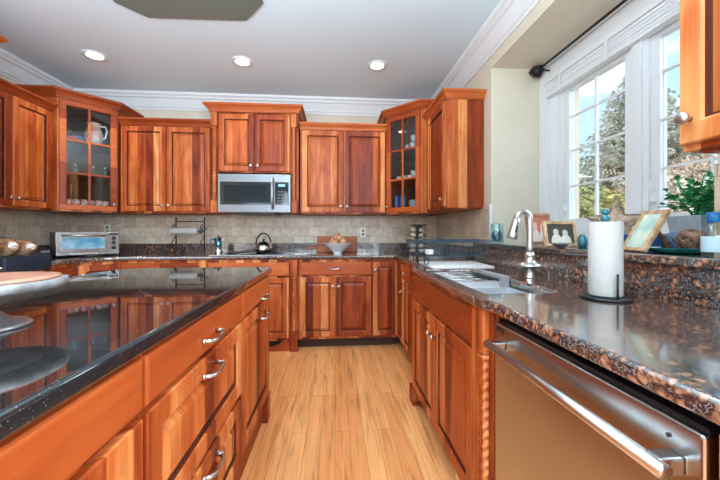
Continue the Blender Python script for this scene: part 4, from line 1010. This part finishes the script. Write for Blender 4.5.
# ------------------------------------------------------------ inside the glass cabinets
def lw(k): return Vector((LA[0], LA[1], 0)) + Matrix.Rotation(PI / 4, 3, 'Z') @ Vector(k)
def rw(k): return Vector((RA[0], RA[1], 0)) + Matrix.Rotation(-PI / 4, 3, 'Z') @ Vector(k)
p = lw((.285, .10, 2.0505)); pj = thing('pitcher', 'white floral pitcher on the top shelf of the left glass cabinet', 'pitcher', p, .4)
MB().lathe([(.045, 0), (.05, .005), (.072, .04), (.075, .09), (.058, .15), (.048, .185), (.055, .215), (.05, .215), (.042, .185), (.05, .15), (.001, .03)], n=30).build('vessel', noisy('floral_glaze', (.60, .22, .16), (.82, .80, .72), 9, .25), pj)
MB().tube([(.045, 0, .19), (.09, 0, .195), (.105, 0, .15), (.09, 0, .08), (.066, 0, .06)], .008, 8).build('handle', 'ceramic', pj)
MB().ball((0, 0, .21), .05, .05, .02, 16, 8).build('lid', pm('bluegrey_lid', (.30, .42, .48), .3), pj)
o = MB().bbox(-.03, .03, -.025, .025, 0, .045, .006).build('sugar_box', pm('pink_box', (.55, .03, .10), .4)); o.location = lw((.12, .08, 2.0505)); tag(o, 'small crimson box beside the floral pitcher', 'box')
o = MB().bbox(-.03, .03, -.03, .03, 0, .075, .004).build('tin', pm('blue_tin', (.10, .20, .32), .4)); o.location = lw((.175, .17, 2.0505)); tag(o, 'dull blue tin behind the crimson box', 'tin')
gl = None
for k, x in enumerate((.14, .275, .37)):
    lab = 'dark green bottle-glass jar on the middle shelf of the left cabinet, %s' % ['left one', 'centre one', 'right one'][k]
    if gl is None:
        gl = thing('green_jar', lab, 'jar', lw((x, .09, 1.7365)), 0, 'green jars on the middle shelf'); MB().lathe([(.022, 0), (.03, .01), (.03, .045), (.014, .06), (.016, .075), (.008, .08)], n=18).build('body', pm('green_glaze', (.05, .12, .09), .15, coat=.4), gl); MB().ball((0, 0, .088), .010).build('stopper', 'cream', gl)
    else: dup(gl, lw((x, .09, 1.7365)), lab)
cups = None; redw = noisy('red_white_cup', (.60, .06, .04), (.85, .82, .76), 28, .25)
for k in range(6):
    lab = '%s red-patterned cup from the left on the bottom shelf of the left cabinet' % ['first', 'second', 'third', 'fourth', 'fifth', 'sixth'][k]; p = lw((.085 + k * .056, .055 + .03 * (k % 2), UZ0 + .0555))
    if cups is None:
        cups = thing('cup', lab, 'cup', p, 0, 'red-patterned cups in the left cabinet'); MB().lathe([(.015, 0), (.022, .008), (.026, .058), (.024, .058), (.02, .01), (.001, .008)], n=18).build('vessel', redw, cups); MB().tube([(.024, 0, .048), (.038, 0, .042), (.036, 0, .02), (.022, 0, .014)], .003, 6).build('handle', 'ceramic', cups)
    else: dup(cups, p, lab)
# right cabinet
gb = None; pat = noisy('patterned_glass', (.10, .13, .14), (.80, .82, .78), 45, .15)
for k, (x, y, z) in enumerate(((.30, .10, 0), (.33, .20, 0), (.20, .16, 0), (.305, .105, .075))):
    lab = ['lower patterned glass bowl at the front of the top shelf in the right cabinet', 'patterned glass bowl at the back of the top shelf in the right cabinet', 'patterned glass bowl left on the top shelf in the right cabinet', 'upper patterned glass bowl stacked at the front in the right cabinet'][k]; p = rw((x, y, 2.0505 + z))
    if gb is None: gb = thing('glass_bowl', lab, 'bowl', p, 0, 'patterned bowls in the right cabinet'); MB().lathe([(.03, 0), (.034, .003), (.052, .04), (.055, .07), (.052, .07), (.048, .04), (.001, .006)], n=24).build('vessel', pat, gb)
    else: dup(gb, p, lab)
ck = None
for k, (x, z) in enumerate(((.12, 0), (.19, 0), (.26, 0), (.33, 0), (.30, .042))):
    lab = '%s cream cup on the middle shelf of the right cabinet' % ['first', 'second', 'third', 'fourth', 'stacked upper'][k]; p = rw((x, .07, 1.7365 + z))
    if ck is None: ck = thing('cup', lab, 'cup', p, 0, 'cream cups in the right cabinet'); MB().lathe([(.018, 0), (.024, .006), (.029, .04), (.027, .04), (.02, .008), (.001, .006)], n=20).build('vessel', 'cream', ck); MB().tube([(.026, 0, .034), (.04, 0, .03), (.036, 0, .013), (.023, 0, .01)], .003, 6).build('handle', 'cream', ck)
    else: dup(ck, p, lab)
pt = None
for k in range(7):
    lab = '%s plate of the pale plate stack in the right cabinet' % ['lowest', 'second', 'third', 'middle', 'fifth', 'sixth', 'topmost'][k]; p = rw((.30, .12, UZ0 + .0555 + k * .012))
    if pt is None: pt = tag(MB().lathe([(.04, 0), (.045, .002), (.075, .010), (.078, .011), (.05, .006), (.001, .005)], n=28).build('plate', 'ceramic'), lab, 'plate', 'plates in the right cabinet'); pt.location = p
    else: dup(pt, p, lab)
gt = None
for k, x in enumerate((.09, .14, .185)):
    lab = '%s tall blue glass tumbler on the bottom shelf of the right cabinet' % ['left', 'centre', 'right'][k]; p = rw((x, .07 + .02 * (k % 2), UZ0 + .0555))
    if gt is None: gt = tag(MB().lathe([(.017, 0), (.019, .003), (.024, .14), (.022, .14), (.017, .008), (.001, .007)], n=20).build('tumbler', pm('cobalt_glass', (.02, .15, .42), .08, coat=.4)), lab, 'glass', 'blue tumblers in the right cabinet'); gt.location = p
    else: dup(gt, p, lab)

# ------------------------------------------------------------ recessed ceiling lights
cans = [(-2.13, 3.02), (-.85, 3.02), (.395, 2.99)]
names = ['recessed ceiling light above the left corner', 'recessed ceiling light above the microwave', 'recessed ceiling light near the right corner cabinet']
for (x, y), lab in zip(cans, names):
    t = thing('ceiling_light', lab, 'ceiling light', (x, y, ZC))
    MB().lathe([(.062, -.001), (.095, -.001), (.095, -.006), (.085, -.010), (.062, -.004)], n=32, cap=False).build('trim_ring', 'white', t)
    MB().lathe([(.001, -.004), (.064, -.004), (.064, -.0015), (.001, -.0015)], n=32).build('lens', 'bulb', t)
    l = bpy.data.lights.new('can', 'SPOT'); l.energy = 13; l.color = (1, .86, .70); l.spot_size = math.radians(125); l.spot_blend = .8; l.shadow_soft_size = .05
    o = bpy.data.objects.new('can', l); COL.objects.link(o); o.location = (x, y, ZC - .02)
for (x, y) in ((.3, .9), (-.8, -.6), (-2.0, .9)):
    l = bpy.data.lights.new('can', 'SPOT'); l.energy = 13; l.color = (1, .88, .74); l.spot_size = math.radians(125); l.spot_blend = .8; l.shadow_soft_size = .05
    o = bpy.data.objects.new('can', l); COL.objects.link(o); o.location = (x, y, ZC - .02)
